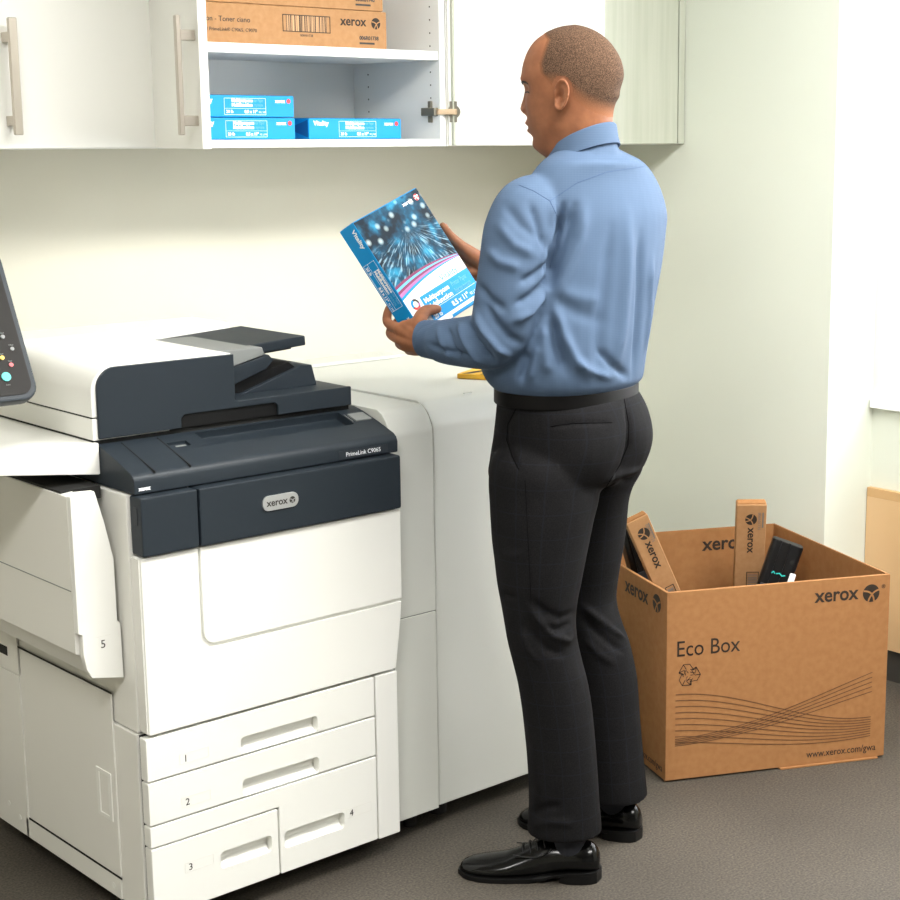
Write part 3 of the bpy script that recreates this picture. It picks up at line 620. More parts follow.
# work shelf at the left and tilted control panel
pp(prism([(1.06, .9725), (1.4465, .9725), (1.4465, .911), (1.25, .9365), (1.06, .960)], XZ, 2.824, 3.34, .003), 'work_shelf', M['white'])
CM = T(onY(41, 398, 2.80)) @ Matrix.Rotation(math.radians(-27), 4, 'X')
def cp(pts, t0, t1, bev=0): return rot(prism(pts, XZ, t0, t1, bev), CM)
W2, H2 = .30, .30
cpn = pp(cp(rrect(-W2, 0, 0, H2, .030), 0, .028, .005), 'control_panel', M['navy'])
pp(cp(rrect(-W2+.011, -.011, .011, H2-.011, .022), -.0012, .001), 'screen', M['screen'], cpn, 0)
def btn(px_, py_, r, m_, nm='button'):
    p = CM.inverted() @ onY(px_, py_, 2.83)
    c = ray(px_, py_); n_ = CM.to_3x3() @ Vector((0, -1, 0)); oo = CM @ Vector((0, -.0012, 0)); pt = CM.inverted() @ (CAM+c*((oo-CAM).dot(n_)/c.dot(n_)))
    pp(rot(cyl((pt.x, -.0035, pt.z), (pt.x, 0, pt.z), r, 20), CM), nm, m_, cpn)
    return pt
for a in ((6, 377, .0085, M['teal'], 'start_button'), (11, 365, .0040, M['btnred']), (2, 358, .0040, M['btnyel']), (12, 349, .0035, M['btngrey']), (2.5, 337, .0038, M['btngrey'])):
    pt = btn(*a)
    pp(text_bm('Start' if a[4:] else 'Stop' if a[3] == M['btnred'] else 'Clear', .0042, CM @ frame((pt.x, -.0013, pt.z+(-.0165 if a[4:] else .0065)), (1, 0, 0), (0, 0, 1)), align='CENTER'), 'button_lettering', M['greyp'], cpn, 0)
b = box(1.13, 1.19, 2.90, 2.98, .97, 1.14, .006); pp(b, 'panel_arm', M['navyd'])
# side paper tray (5)
t5 = [(1.349, .893), (1.364, .899), (1.398, .897), (1.413, .840), (1.429, .764), (1.4295, .642), (1.4355, .636), (1.4365, .528), (1.372, .541), (1.362, .560), (1.357, .590), (1.357, .628), (1.349, .632)]
s5 = pp(prism(t5, XZ, 2.757, 2.772, .002), 'side_tray', M['white'])
pp(prism([(1.349, .8915), (1.375, .894), (1.432, .760), (1.4365, .60), (1.4365, .53), (1.375, .545), (1.357, .587), (1.349, .589)], XZ, 2.7725, 3.30, .002), 'tray_box', M['white2'], s5)
pp(box(1.3478, 1.3492, 2.775, 3.30, .7105, .7120), 'tray_seam', M['greyp'], s5, 0)
pp(box(1.352, 1.432, 2.80, 3.29, .872, .8965), 'tray_opening', M['gap'], s5, 0)
f5 = frame((1.392, 2.757, .596), (1, 0, 0), (0, 0, 1))
pp(text_bm('5', .022, f5), 'tray_number', M['ink'], s5, 0); pp(flat([(-.01, .0225), (.022, .0225), (.022, .0232), (-.01, .0232)], f5), 'label_rule', M['white2'], s5, 0)
# casters
for x, y in ((1.50, 2.79), (1.50, 3.13), (1.50, 3.38), (1.97, 2.79), (1.97, 3.38)):
    c = pp(cyl((x-.012, y, .0255), (x+.012, y, .0255), .0255, 24, bev=.003), 'caster', M['wheel']); pp(box(x-.016, x+.016, y-.012, y+.012, .030, .054, .002), 'caster_fork', M['black'], c)

# ------------------------------------------------------------------ units to the right of the printer
u1 = thing('transport_unit', 'narrow white unit between the copier and the wide unit', 'printer unit', (2.115, 3.08, 0)); upd()
fp = [(2.730, .054), (2.730, .9135), (2.7315, .925), (2.742, .948), (2.757, .964), (2.774, .9715), (3.45, .9715), (3.45, .054)]
fin(prism([(2.7295, .5165)]+[p for p in fp[1:7]]+[(3.45, .5165)], YZ, 2.0575, 2.1735, .002), 'upper_cover', M['white3'], u1)
fin(prism([(2.7295, .054), (2.7295, .5145), (3.45, .5145), (3.45, .054)], YZ, 2.0575, 2.1735, .002), 'lower_door', M['white3'], u1)
fin(box(2.06, 2.171, 2.733, 3.44, .5135, .518), 'seam', M['greyp'], u1, smooth=0)
for x in (2.085, 2.145):
    for y in (2.80, 3.38): fin(cyl((x, y, 0), (x, y, .055), .016, 16), 'foot', M['wheel'], u1)
u2 = thing('output_unit', 'wide white unit standing left of the man beside the narrow unit', 'printer unit', (2.41, 3.08, 0)); upd()
fp2 = [(2.742, .052), (2.742, .9165), (2.744, .930), (2.757, .952), (2.776, .968), (2.796, .9745), (3.46, .9745), (3.46, .052)]
fin(prism(fp2, YZ, 2.1825, 2.62, .004), 'body', M['white3'], u2)
fin(prism([(a+.006 if a < 3 else a-.004, c-.006 if c > .5 else c+.002) for a, c in fp2], YZ, 2.175, 2.1835), 'side_gap', M['greyp'], u2, smooth=0)
fin(box(2.30, 2.58, 3.36, 3.45, .975, .984, .003), 'rear_lid', M['white3'], u2)
fin(box(2.315, 2.338, 2.793, 2.797, .972, .9765, .0008), 'lid_catch', M['white3'], u2)
for x in (2.24, 2.56):
    for y in (2.82, 3.38): fin(cyl((x, y, 0), (x, y, .053), .022, 16), 'foot', M['wheel'], u2)
# yellow printed pack on the wide unit
ym = frame(onZ(457, 378.5, .9755), (.45, -.9, 0), (.9, .45, 0))
yp = thing('print_sample', 'yellow and black printed pack lying on the wide white unit behind the man', 'pack', mw=ym)
fin(box(0, .15, 0, .15, 0, .012, .002), 'pack_body', M['yellow'], yp, False)
b = BM()
for k in range(3): flat([(.012+.045*k, .004), (.030+.045*k, .004), (.052+.045*k, .07), (.034+.045*k, .07)], Matrix.Identity(4), .0123, .0004, bm=b)
fin(b, 'stripes', M['black'], yp, False, 0)
fin(flat([(0.004, .085), (.146, .085), (.146, .146), (.004, .146)], Matrix.Identity(4), .0123, .0004), 'orange_panel', M['shop'], yp, False, 0)

# ------------------------------------------------------------------ cardboard return box
BXm = T((2.742, 2.567, 0)) @ Matrix.Rotation(math.radians(-26.8), 4, 'Z')
eb = thing('cardboard_box', 'large open cardboard box on the floor behind the man', 'box', mw=BXm)
BW, BD, BH, th = .586, .578, .477, .007
SHR = Matrix(((1, -.1, 0, 0), (0, 1, 0, 0), (0, 0, 1, 0), (0, 0, 0, 1)))
b = boolean(box(0, BW, 0, BD, .004, BH, .0025), [box(th, BW-th, th, BD-th, .012, BH+.1)])
fin(b, 'box_shell', M['card'], eb, False, 30)
b = BM()
for f in ([(th+.0006, th, .0125), (th+.0006, BD-th, .0125), (th+.0006, BD-th, BH-.003), (th+.0006, th, BH-.003)], [(BW-th-.0006, th, .0125), (BW-th-.0006, BD-th, .0125), (BW-th-.0006, BD-th, BH-.003), (BW-th-.0006, th, BH-.003)], [(th, BD-th-.0006, .0125), (BW-th, BD-th-.0006, .0125), (BW-th, BD-th-.0006, BH-.003), (th, BD-th-.0006, BH-.003)], [(th, th+.0006, .0125), (BW-th, th+.0006, .0125), (BW-th, th+.0006, BH-.003), (th, th+.0006, BH-.003)], [(th, th, .0127), (BW-th, th, .0127), (BW-th, BD-th, .0127), (th, BD-th, .0127)]):
    b.faces.new([b.verts.new(p) for p in f])
fin(b, 'inner_liner', M['cardin'], eb, False, 0)
fin(box(.30, BW-.02, -.006, .09, 0, .0045, .001), 'bottom_flap', M['card'], eb, False)
ff = frame((0, 0, 0), (1, 0, 0), (0, 0, 1)); lf = frame((0, BD, 0), (0, -1, 0), (0, 0, 1)); bf = frame((0, BD-th-.0008, 0), (1, 0, 0), (0, 0, 1))
fin(text_bm('xerox', .050, ff @ T((.384, .421, 0)), bold=.0010, sx=.94), 'front_wordmark', M['boxink'], eb, False, 0)
sphere_logo(.534, .4325, .0225, ff, eb, M['boxink'], M['card'], False)
fin(text_bm('\u00ae', .014, ff @ T((.562, .4425, 0))), 'registered_mark', M['boxink'], eb, False, 0)
fin(text_bm('Eco Box', .0555, ff @ T((.0235, .3165, 0)), sx=.88), 'title_lettering', M['boxink'], eb, False, 0)
fin(text_bm('www.xerox.com/gwa', .0255, ff @ T((.372, .022, 0)), bold=0, sx=.86), 'web_address', M['boxink'], eb, False, 0)
b = BM()
sm_ = lambda t: t*t*(3-2*t)
XLn, XRn = .024, .545
for i in range(9):
    a = .2215-.0152*i; c = .111-.0062*i
    pts = [(XLn+(XRn-XLn)*t, a+(c-a)*sm_(min(1, t*1.04))-.0135*math.sin(math.pi*min(1, t*1.0))*(i/8)*.9) for t in [k/40 for k in range(41)]]
    stroke(pts, .0019, ff, bm=b)
for i in range(5):
    a = .1085-.0042*i; c = .2275-.0125*i
    pts = [(XLn+(XRn-XLn)*t, a+(c-a)*(t**1.75*(1.0+.45*(1-t)*t))) for t in [k/40 for k in range(41)]]
    stroke(pts, .0019, ff, bm=b)
fin(b, 'wave_lines', M['boxline'], eb, False, 0)
# recycling triangle of three folded arrows
b = BM(); rc = (.057, .2685)
for k in range(3):
    a = math.radians(120*k); ro = lambda x, y: (rc[0]+1.16*x*math.cos(a)-1.16*y*math.sin(a), rc[1]+1.16*x*math.sin(a)+1.16*y*math.cos(a))
    L_ = [[(-.022, .006), (-.012, .023), (.002, .023), (.011, .010)], [(-.012, .0005), (-.006, .011), (-.001, .004)], [(-.022, .006), (-.012, .0005)], [(.003, .012), (.011, .010), (.017, .015)], [(.017, .015), (.014, .003), (.003, .006)], [(-.012, .023), (-.0055, .0125)]]
    for s_ in L_: stroke([ro(*p) for p in s_], .0017, ff, bm=b)
fin(b, 'recycling_mark', M['boxink'], eb, False, 0)
fin(text_bm('xerox', .054, lf @ T((BD-.238, .420, 0)), bold=.0011), 'side_wordmark', M['boxink'], eb, False, 0)
sphere_logo(BD-.055, .4365, .0225, lf, eb, M['boxink'], M['card'], False)
fin(text_bm('Eco Box', .0555, lf @ T((.0235, .3165, 0)), sx=.88), 'side_title_lettering', M['boxink'], eb, False, 0); fin(text_bm('www.xerox.com/gwa', .0255, lf @ T((.372, .022, 0)), sx=.86), 'side_web_address', M['boxink'], eb, False, 0)
fin(text_bm('xerox', .054, bf @ T((.368, .416, 0)), bold=.0011), 'inner_wordmark', M['boxink'], eb, False, 0)

for ch in list(eb.children): ch.data.transform(SHR)
# long cartons and cartridges standing in the box; local z runs up the carton
def slim_carton(label, mw, a, bb, L):
    t = thing('slim_carton', label, 'carton', group='slim toner cartons in the cardboard box', mw=mw)
    fin(box(0, a, 0, bb, 0, L, .0015, 1), 'carton_body', M['carton'], t, False)
    b = BM(); box(.003, a-.003, .004, bb-.002, L, L+.0025, 0, 1, b); fin(b, 'end_flap', M['cardin'], t, False, 0)
    fm = frame((0, 0, L), (0, 0, -1), (1, 0, 0))     # lettering runs down the face, seen from -y
    fin(text_bm('xerox', .030, fm @ T((.066, a*.40, 0)), bold=.0006), 'wordmark', M['boxink'], t, False, 0)
    sphere_logo(.042, a*.40+.007, .0155, fm, t, M['boxink'], M['carton'], False)
    fin(text_bm('006R01735', .011, fm @ T((.022, a*.72, 0)), bm=flat([(.022, a*.86), (.066, a*.86), (.066, a*.91), (.022, a*.91)], fm)), 'part_number', M['inkgrey'], t, False, 0)
    b = BM(); x0, x1, y0, y1 = .195, .36, a*.40, a*.82
    for r in ((x0, x1, y0, y0+.002), (x0, x1, y1-.002, y1), (x0, x0+.002, y0, y1), (x1-.002, x1, y0, y1)): flat([(r[0], r[2]), (r[1], r[2]), (r[1], r[3]), (r[0], r[3])], fm, bm=b)
    fin(b, 'barcode_frame', M['boxink'], t, False, 0)
    b = BM(); x = x0+.008
    while x < x1-.008:
        w_ = random.choice((.001, .0018, .003)); flat([(x, y0+.004), (x+w_, y0+.004), (x+w_, y1-.004), (x, y1-.004)], fm, bm=b); x += w_+random.choice((.0012, .002, .0035))
    fin(b, 'barcode', M['inkgrey'], t, False, 0)
    return t
def pose(top_left, top_right, foot):
    """local frame: origin at the foot, z to the top, x along the top edge"""
    z = (top_left-foot).normalized(); x = (top_right-top_left); x = (x-z*x.dot(z)).normalized(); y = z.cross(x)
    return Matrix(((x.x, y.x, z.x, foot.x), (x.y, y.y, z.y, foot.y), (x.z, y.z, z.z, foot.z), (0, 0, 0, 1)))
def inbox(x, y, z): return BXm @ SHR @ Vector((x, y, z))
dn = lambda p: p.dot(FH)
# upright carton: stands near the back of the box
q0 = inbox(.330, .40, .014); d0 = dn(q0)
tl = P(737, 505, d0); tr_ = P(767, 504.5, d0); ft = Vector((tl.x+.006, tl.y+.004, .016))+FH*.10
slim_carton('slim brown carton standing upright at the back of the cardboard box', pose(tl, tr_, ft), (tr_-tl).length, .034, (tl-ft).length)
# leaning carton at the left of the box, and two black cartridges
q1 = inbox(.055, .19, .016); d1 = dn(q1)
tl = P(626.5, 524.4, d1-.02); tr_ = P(648, 514.5, d1-.008); br = P(680, 588, d1+.03)
zc = (P(649.7, 578, d1-.02)-tl).normalized(); ft = tl+zc*((tl.z-.02)/-zc.z)+FH*.07
slim_carton('slim brown carton leaning to the left inside the cardboard box', pose(tl, tr_, ft), (tr_-tl).length*.98, .034, (tl-ft).length)
def cartridge(label, mw, w_, dd, L, latch):
    t = thing('toner_cartridge', label, 'cartridge', group='black toner cartridges in the cardboard box', mw=mw)
    b = boolean(prism(rrect(0, w_, 0, dd, .012), XY, 0, L, .004), [box(w_*.22, w_*.30, -.01, .004, L*.55, L+.01), box(w_*.52, w_*.60, -.01, .004, L*.55, L+.01)])
    fin(b, 'cartridge_body', M['black'], t, False)
    fin(box(w_*.08, w_*.92, -.0025, .002, L-.24, L-.12, .002), 'grip_panel', M['navyd'], t, False)
    fin(cyl((w_*.80, -.001, L-.045), (w_*.80, .003, L-.045), .005, 16), 'vent_hole', M['gap'], t, False)
    fm = frame((w_*.30, 0, L-.088), (1, 0, 0), (0, 0, 1))
    if latch: fin(stroke([(.012, .002), (.020, .006), (.028, .001), (.036, .005)], .003, fm, .0015, bm=stroke([(0, 0), (.004, .006), (.009, .001)], .003, fm, .0015)), 'green_marks', M['teal'], t, False, 0)
    if latch: fin(box(w_-.012, w_+.004, -.006, .012, L-.14, L-.072, .003), 'white_latch', M['paperw'], t, False)
    return t
q2 = inbox(.425, .30, .016); d2 = dn(q2)
tl = P(773.5, 538, d2); tr_ = P(806, 543, d2-.01); m_ = P(758, 582, d2-.01); zc = (m_-tl).normalized(); ft = tl+zc*((tl.z-.055)/-zc.z)
cartridge('black toner cartridge at the right inside the cardboard box', pose(tl, tr_, ft), .083, .06, (tl-ft).length, True)
q3 = inbox(.03, .28, .02); d3 = dn(q3)
tl = P(621, 530, d3+.0); tr_ = P(638, 525, d3+.01); m_ = P(634, 578, d3+.0); zc = (m_-tl).normalized(); ft = tl+zc*((tl.z-.045)/-zc.z)
cartridge('black toner cartridge wedged left of the leaning slim carton', pose(tl, tr_, ft), .05, .07, (tl-ft).length, False)

# ------------------------------------------------------------------ the man
man = thing('person', 'man in blue shirt and dark trousers reading the label of a paper pack', 'person', (2.27, 2.45, 0)); upd()
NR = 40
def sp_interp(xs, ys, x):
    """monotone-ish smooth interpolation"""
    xs = np.array(xs, float); ys = np.array(ys, float); i = int(np.clip(np.searchsorted(xs, x)-1, 0, len(xs)-2))
    t = np.clip((x-xs[i])/(xs[i+1]-xs[i]), 0, 1); h = xs[i+1]-xs[i]
    m0 = (ys[i+1]-ys[i-1])/(xs[i+1]-xs[i-1])*h if i > 0 else ys[i+1]-ys[i]
    m1 = (ys[i+2]-ys[i])/(xs[i+2]-xs[i])*h if i+2 < len(xs) else ys[i+1]-ys[i]
    return (2*t**3-3*t*t+1)*ys[i]+(t**3-2*t*t+t)*m0+(-2*t**3+3*t*t)*ys[i+1]+(t**3-t*t)*m1
def sil_ring(y, xl, xr, d, phi, ratio, ex=2.0, n=NR, shape=None, grow=0.0):
    """horizontal ring whose width as seen fits xl..xr; phi = facing, degrees left of the view; ratio = depth / width of the body"""
    A = P(xl, y, d); B = P(xr, y, d); c = (A+B)/2; half = (B-A).length/2+grow
    f = math.radians(phi); fv = FH*math.cos(f)-RT*math.sin(f); lv = Vector((-fv.y, fv.x, 0))
    pts = []
    for k in range(n):
        a = 2*math.pi*k/n; ca, sa = math.cos(a), math.sin(a)
        x = math.copysign(abs(ca)**(2/ex), ca)*ratio; z = math.copysign(abs(sa)**(2/ex), sa)
        s_ = shape(a) if shape else 1
        pts.append(fv*x*s_+lv*z*s_)
    hi = max(p.dot(RT) for p in pts); lo = min(p.dot(RT) for p in pts); k_ = 2*half/(hi-lo); off = RT*(-(hi+lo)/2*k_)
    return [c+p*k_+off for p in pts]
def sil_loft(rows, step, bm, ex=2.0, shape=None, grow=0.0):
    """rows: (y, xl, xr, d, phi, ratio)"""
    ys = [r[0] for r in rows]; R = []; y = ys[0]
    while True:
        v = [sp_interp(ys, [r[i] for r in rows], y) for i in range(1, 6)]
        R.append(sil_ring(y, *v, ex=ex, shape=(lambda a, y=y: shape(a, y)) if shape else None, grow=grow))
        if y >= ys[-1]-.01: break
        y = min(y+step, ys[-1])
    return loft(R, bm)

# ---- trousers
L_LEG = [(430, 507, 590, 3.32, 55, .8), (445, 498.5, 600, 3.305, 55, .88), (458, 492, 604, 3.296, 55, .92), (472, 489.2, 604, 3.290, 55, .95), (485, 488.5, 601, 3.285, 55, 1), (500, 489.6, 599, 3.28, 58, 1), (520, 490.6, 594, 3.272, 60, 1), (540, 492, 590, 3.268, 62, 1), (560, 494.5, 586, 3.262, 64, 1), (580, 496.8, 582, 3.258, 66, 1), (600, 500.5, 578, 3.255, 70, 1), (620, 504, 576, 3.253, 75, 1), (640, 507.5, 577.6, 3.252, 75, 1), (660, 512.5, 582, 3.252, 75, 1), (680, 517.5, 587.2, 3.252, 78, 1), (700, 520.8, 591, 3.252, 80, 1), (720, 523.4, 593.5, 3.252, 80, 1), (760, 527.2, 597, 3.25, 82, 1.02), (800, 528.8, 599.5, 3.25, 84, 1.05), (830, 527.0, 602, 3.25, 86, 1.1)]
R_LEG = [(430, 562, 634, 3.405, 50, .8), (445, 556, 643, 3.415, 50, .88), (458, 551, 645, 3.42, 50, .92), (472, 546, 641.5, 3.425, 50, .95), (485, 541, 633.5, 3.43, 50, 1), (500, 539, 629, 3.435, 50, 1), (530, 538, 626.3, 3.442, 52, 1), (560, 540, 621.6, 3.446, 55, 1), (580, 543, 618.2, 3.45, 58, 1), (600, 547, 616.7, 3.45, 60, 1), (620, 553, 621.5, 3.45, 62, 1), (640, 560, 629, 3.45, 65, 1), (660, 566, 634, 3.45, 65, 1), (680, 570, 637.5, 3.45, 65, 1), (720, 574, 640.4, 3.45, 68, 1), (760, 576, 644, 3.45, 70, 1.02), (794, 576, 647.6, 3.45, 72, 1.08)]
PELV = [(391, 498, 637.5, 3.355, 54, .74), (400, 497.5, 643.5, 3.355, 54, .78), (412, 496.5, 649, 3.355, 54, .82), (430, 494.4, 653.2, 3.355, 54, .88), (445, 492, 652.5, 3.355, 54, .90), (458, 490.2, 648.5, 3.356, 54, .88), (472, 489.5, 641, 3.358, 54, .80), (484, 500, 622, 3.36, 54, .66), (492, 515, 600, 3.36, 54, .5)]
def butt(a, y):
    g = math.exp(-((y-448)/26)**2); da = abs(((a-math.pi+math.pi) % (2*math.pi))-math.pi)
    return 1+g*(.055*math.exp(-((da-.62)/.36)**2)-.075*math.exp(-(da/.17)**2))
b = BM(); sil_loft(PELV, 4, b, 2.15, butt); sil_loft(L_LEG, 6, b, 2.1); sil_loft(R_LEG, 6, b, 2.1)
tro = remesh(b, .0055, 4, .5)
# ---- shirt
TORSO = [(143, 568, 610, 3.335, 54, .62), (148, 561, 617, 3.335, 54, .60), (153, 553, 627, 3.335, 54, .58), (160, 543, 641, 3.325, 54, .62), (168, 536, 650, 3.335, 53, .56), (180, 528, 658, 3.345, 52, .54), (195, 522, 664.5, 3.35, 51, .56), (215, 516, 669, 3.353, 50, .60), (240, 508, 667, 3.355, 50, .66), (270, 498, 662.5, 3.355, 50, .72), (300, 488, 656.8, 3.355, 51, .76), (330, 482, 652, 3.353, 52, .78), (350, 480.5, 648.5, 3.352, 53, .79), (365, 482, 646, 3.352, 54, .79), (374, 486, 645, 3.352, 54, .78), (381, 491.5, 643, 3.353, 54, .77), (386, 497.5, 637, 3.354, 54, .74)]
LW = RP(-.020, .296, .034)      # left wrist
RWp = RP(.335, .243, -.052)     # right wrist
L_ARM = [(P(548, 199, 3.26), .050), (P(528, 209, 3.215), .0635), (P(519, 232, 3.20), .069), (P(514, 265, 3.19), .0685), (P(508, 300, 3.185), .066), (P(501, 329, 3.190), .0625), (P(489, 340, 3.205), .0580), (P(468, 342.0, 3.245), .0515), (P(446, 341.5, 3.29), .0455), (P(440, 340.5, 3.305), .041), (P(431, 339.5, 3.322), .037)]
R_ARM = [(P(628, 205, 3.47), .060), (P(640, 216, 3.50), .058), (P(634, 245, 3.53), .058), (P(624, 285, 3.57), .060), (P(606, 322, 3.62), .056), (P(585, 330, 3.65), .053), (P(555, 305, 3.665), .046), (P(526, 287, 3.67), .041), (P(509, 276, 3.675), .037)]
cc = P(582.5, 140, 3.33)
bk = RT*math.sin(math.radians(56))-FH*math.cos(math.radians(56))     # towards the man's back
sd = Vector((-bk.y, bk.x, 0)); nb_ = 44
def cring(r, dz, drop):
    out = []
    for k in range(nb_):
        a = 2*math.pi*k/nb_; off = bk*math.cos(a)*r*1.06+sd*math.sin(a)*r
        out.append(cc+off+UP*(dz-.011+.030*math.cos(a)-drop*(.9+.1*math.cos(a))))
    return out
b = BM(); sil_loft(TORSO, 4, b, 2.2); loft([cring(.084, -.080, 0), cring(.074, -.050, 0), cring(.067, -.024, 0), cring(.0625, -.004, 0)], b)
ell_tube([a[0] for a in L_ARM], [a[1] for a in L_ARM], 28, b); ell_tube([a[0] for a in R_ARM], [a[1] for a in R_ARM], 28, b)
shi = remesh(b, .005, 6, .5)

class Surf:
    def __init__(s, me):
        s.me = me; n = len(me.vertices); s.co = np.empty(n*3); me.vertices.foreach_get('co', s.co); s.co = s.co.reshape(-1, 3); s.update()
    def update(s):
        s.me.vertices.foreach_set('co', s.co.ravel()); s.me.update(); n = len(s.me.vertices)
        s.no = np.empty(n*3); s.me.vertex_normals.foreach_get('vector', s.no); s.no = s.no.reshape(-1, 3)
        s.bvh = BVHTree.FromPolygons([Vector(c) for c in s.co], [p.vertices[:] for p in s.me.polygons])
    def hit(s, x, y):
        r = ray(x, y).normalized(); h = s.bvh.ray_cast(CAM, r); return h[0], h[1]
    def line(s, pts, step=4.0):
        out = []
        for (x0, y0), (x1, y1) in zip(pts[:-1], pts[1:]):
            n = max(1, int(math.hypot(x1-x0, y1-y0)/step))
            for i in range(n):
                h, nn = s.hit(x0+(x1-x0)*i/n, y0+(y1-y0)*i/n)
                if h is not None and (not out or (h-out[-1][0]).length < .08): out.append((h, nn))
        h, nn = s.hit(*pts[-1])
        if h is not None and (not out or (h-out[-1][0]).length < .08): out.append((h, nn))
        return out
    def disp(s, L, sig, amp, taper=True):
        """raise (amp > 0) or press (amp < 0) the cloth along a line"""
        if len(L) < 2: return
        pts = np.array([h for h, _ in L]); nn = np.array([n for _, n in L])
        lo = pts.min(0)-4*sig; hi = pts.max(0)+4*sig
        idx = np.where(((s.co > lo) & (s.co < hi)).all(1))[0]
        best = np.full(len(idx), 9.0); tt = np.zeros(len(idx)); C = s.co[idx]; bn = np.zeros((len(idx), 3))
        for i in range(len(pts)-1):
            a, b_ = pts[i], pts[i+1]; ab = b_-a; t = np.clip(((C-a)@ab)/max(ab@ab, 1e-12), 0, 1); dd = np.linalg.norm(C-(a+t[:, None]*ab), axis=1)
            m = dd < best; best[m] = dd[m]; tt[m] = (i+t[m])/(len(pts)-1); bn[m] = nn[i]
        w_ = np.exp(-(best/sig)**2)*np.clip((s.no[idx]*bn).sum(1)*2, 0, 1)
        if taper: w_ *= np.clip(np.sin(np.pi*np.clip(tt*.9+.05, 0, 1))*1.6, 0, 1)
        s.acc[idx] += s.no[idx]*(amp*w_)[:, None]
    def begin(s): s.acc = np.zeros_like(s.co)
    def commit(s): s.co += s.acc; s.update()
def folds(S_, table, K_=1.0):
    S_.begin()
    for pts, sig, amp in table: S_.disp(S_.line(pts), sig*.85, amp*K_)
    S_.commit()
ST = Surf(shi)
folds(ST, [
    # torso back
    ([(574, 208), (566, 235), (556, 262), (550, 285)], .012, -.012), ([(585, 205), (580, 240), (566, 275), (556, 300)], .014, .008),
    ([(611, 230), (606, 280), (600, 330), (598, 368)], .016, -.007), ([(628, 215), (627, 270), (622, 330), (615, 372)], .020, .007),
    ([(640, 235), (640, 290), (637, 340), (633, 375)], .014, -.007), ([(652, 260), (649, 310), (645, 350)], .012, .005),
    ([(555, 305), (563, 335), (578, 365), (590, 377)], .012, .009), ([(552, 318), (556, 345), (566, 372)], .011, -.010), ([(545, 325), (545, 350), (548, 375)], .014, .008),
    ([(556, 290), (578, 298), (600, 300)], .016, .003), ([(556, 300), (578, 314), (606, 322)], .016, -.003),
    ([(528, 352), (524, 368), (520, 382)], .010, -.008), ([(538, 345), (535, 362), (530, 381)], .009, .006),
    ([(600, 350), (612, 366), (628, 377)], .010, -.006), ([(575, 360), (592, 371), (610, 378)], .009, .006),
    ([(560, 222), (548, 250), (545, 270)], .009, -.008),
    # armhole
    ([(563, 205), (559, 232), (553, 258), (549, 285)], .008, -.014), ([(553, 200), (551, 228), (545, 255), (541, 278)], .010, .007),
    ([(548, 262), (535, 275), (520, 283)], .009, -.007), ([(550, 278), (532, 296), (515, 305)], .010, -.008), ([(545, 292), (530, 312), (512, 322)], .010, .008),
    # elbow and forearm
    ([(467, 322), (474, 338), (484, 352), (495, 363)], .008, -.011), ([(476, 312), (484, 330), (497, 347), (509, 356)], .009, .010), ([(484, 303), (495, 322), (510, 338), (522, 344)], .010, -.007),
    ([(459, 324), (466, 342), (476, 357), (484, 364)], .008, .008), ([(447, 328), (452, 345), (460, 360)], .008, -.007), ([(438, 328), (442, 343), (449, 358)], .007, .005), ([(430, 345), (450, 352), (470, 356)], .006, -.006), ([(478, 285), (490, 300), (505, 310)], .010, -.006), ([(487, 250), (500, 262), (520, 268)], .012, .006),
    # shoulder
    ([(505, 205), (520, 225), (540, 240)], .012, -.004), ([(530, 205), (540, 232), (545, 250)], .010, -.006), ([(498, 225), (515, 245), (535, 255)], .012, .005)], 1.35)
TT = Surf(tro)
folds(TT, [
    ([(531, 609), (540, 622), (553, 636), (568, 641), (577, 632)], .008, .008), ([(531, 600), (545, 612), (560, 618), (575, 612)], .010, -.006), ([(528, 622), (535, 638), (548, 650), (565, 655)], .010, -.007), ([(520, 630), (528, 650), (540, 663)], .009, .005), ([(545, 627), (557, 630), (570, 624)], .007, -.006),
    ([(583, 606), (597, 618), (612, 630), (626, 640)], .008, .008), ([(582, 618), (596, 632), (612, 645), (624, 652)], .009, -.007), ([(586, 640), (600, 655), (615, 664)], .009, .005),
    ([(494, 588), (503, 594), (515, 597)], .007, -.006), ([(497, 552), (510, 556), (524, 554)], .009, .003),
    ([(634, 480), (618, 482), (603, 490), (592, 505)], .010, -.008), ([(640, 470), (622, 474), (606, 482)], .008, .005),
    ([(516, 409), (508, 424), (507, 440), (512, 456), (520, 470)], .006, -.004), ([(551, 426.5), (573, 423.3), (612, 422.5)], .005, -.003),
    ([(626, 405), (629, 425), (628, 445), (622, 465), (612, 482)], .010, -.007),
    ([(528, 815), (545, 808), (560, 806)], .009, -.005), ([(530, 826), (550, 822), (575, 824)], .010, .004), ([(535, 740), (538, 770), (540, 800)], .016, .003)])
def weave(me, centre_of):
    n = len(me.vertices); at = me.attributes.new('wu', 'FLOAT', 'POINT'); co = np.empty(n*3); me.vertices.foreach_get('co', co); co = co.reshape(-1, 3)
    at.data.foreach_set('value', centre_of(co).astype(np.float32))
R3, F3 = np.array(RT), np.array(FH)
legc = {}
def leg_u(co):
    out = None; bd = None
    for rows in (L_LEG, R_LEG):
        cs = np.array([np.array(P((r[1]+r[2])/2, r[0], r[3])) for r in rows]); o_ = np.argsort(cs[:, 2]); cs = cs[o_]
        cx = np.interp(co[:, 2], cs[:, 2], cs[:, 0]); cy = np.interp(co[:, 2], cs[:, 2], cs[:, 1]); dx = co[:, 0]-cx; dy = co[:, 1]-cy
        dd = np.hypot(dx, dy); u = np.arctan2(dx*R3[0]+dy*R3[1], -(dx*F3[0]+dy*F3[1]))*.085
        if out is None: out, bd = u, dd
        else: out = np.where(dd < bd, u, out)
    return out
weave(tro, leg_u); weave(shi, lambda co: co @ R3*1.15)
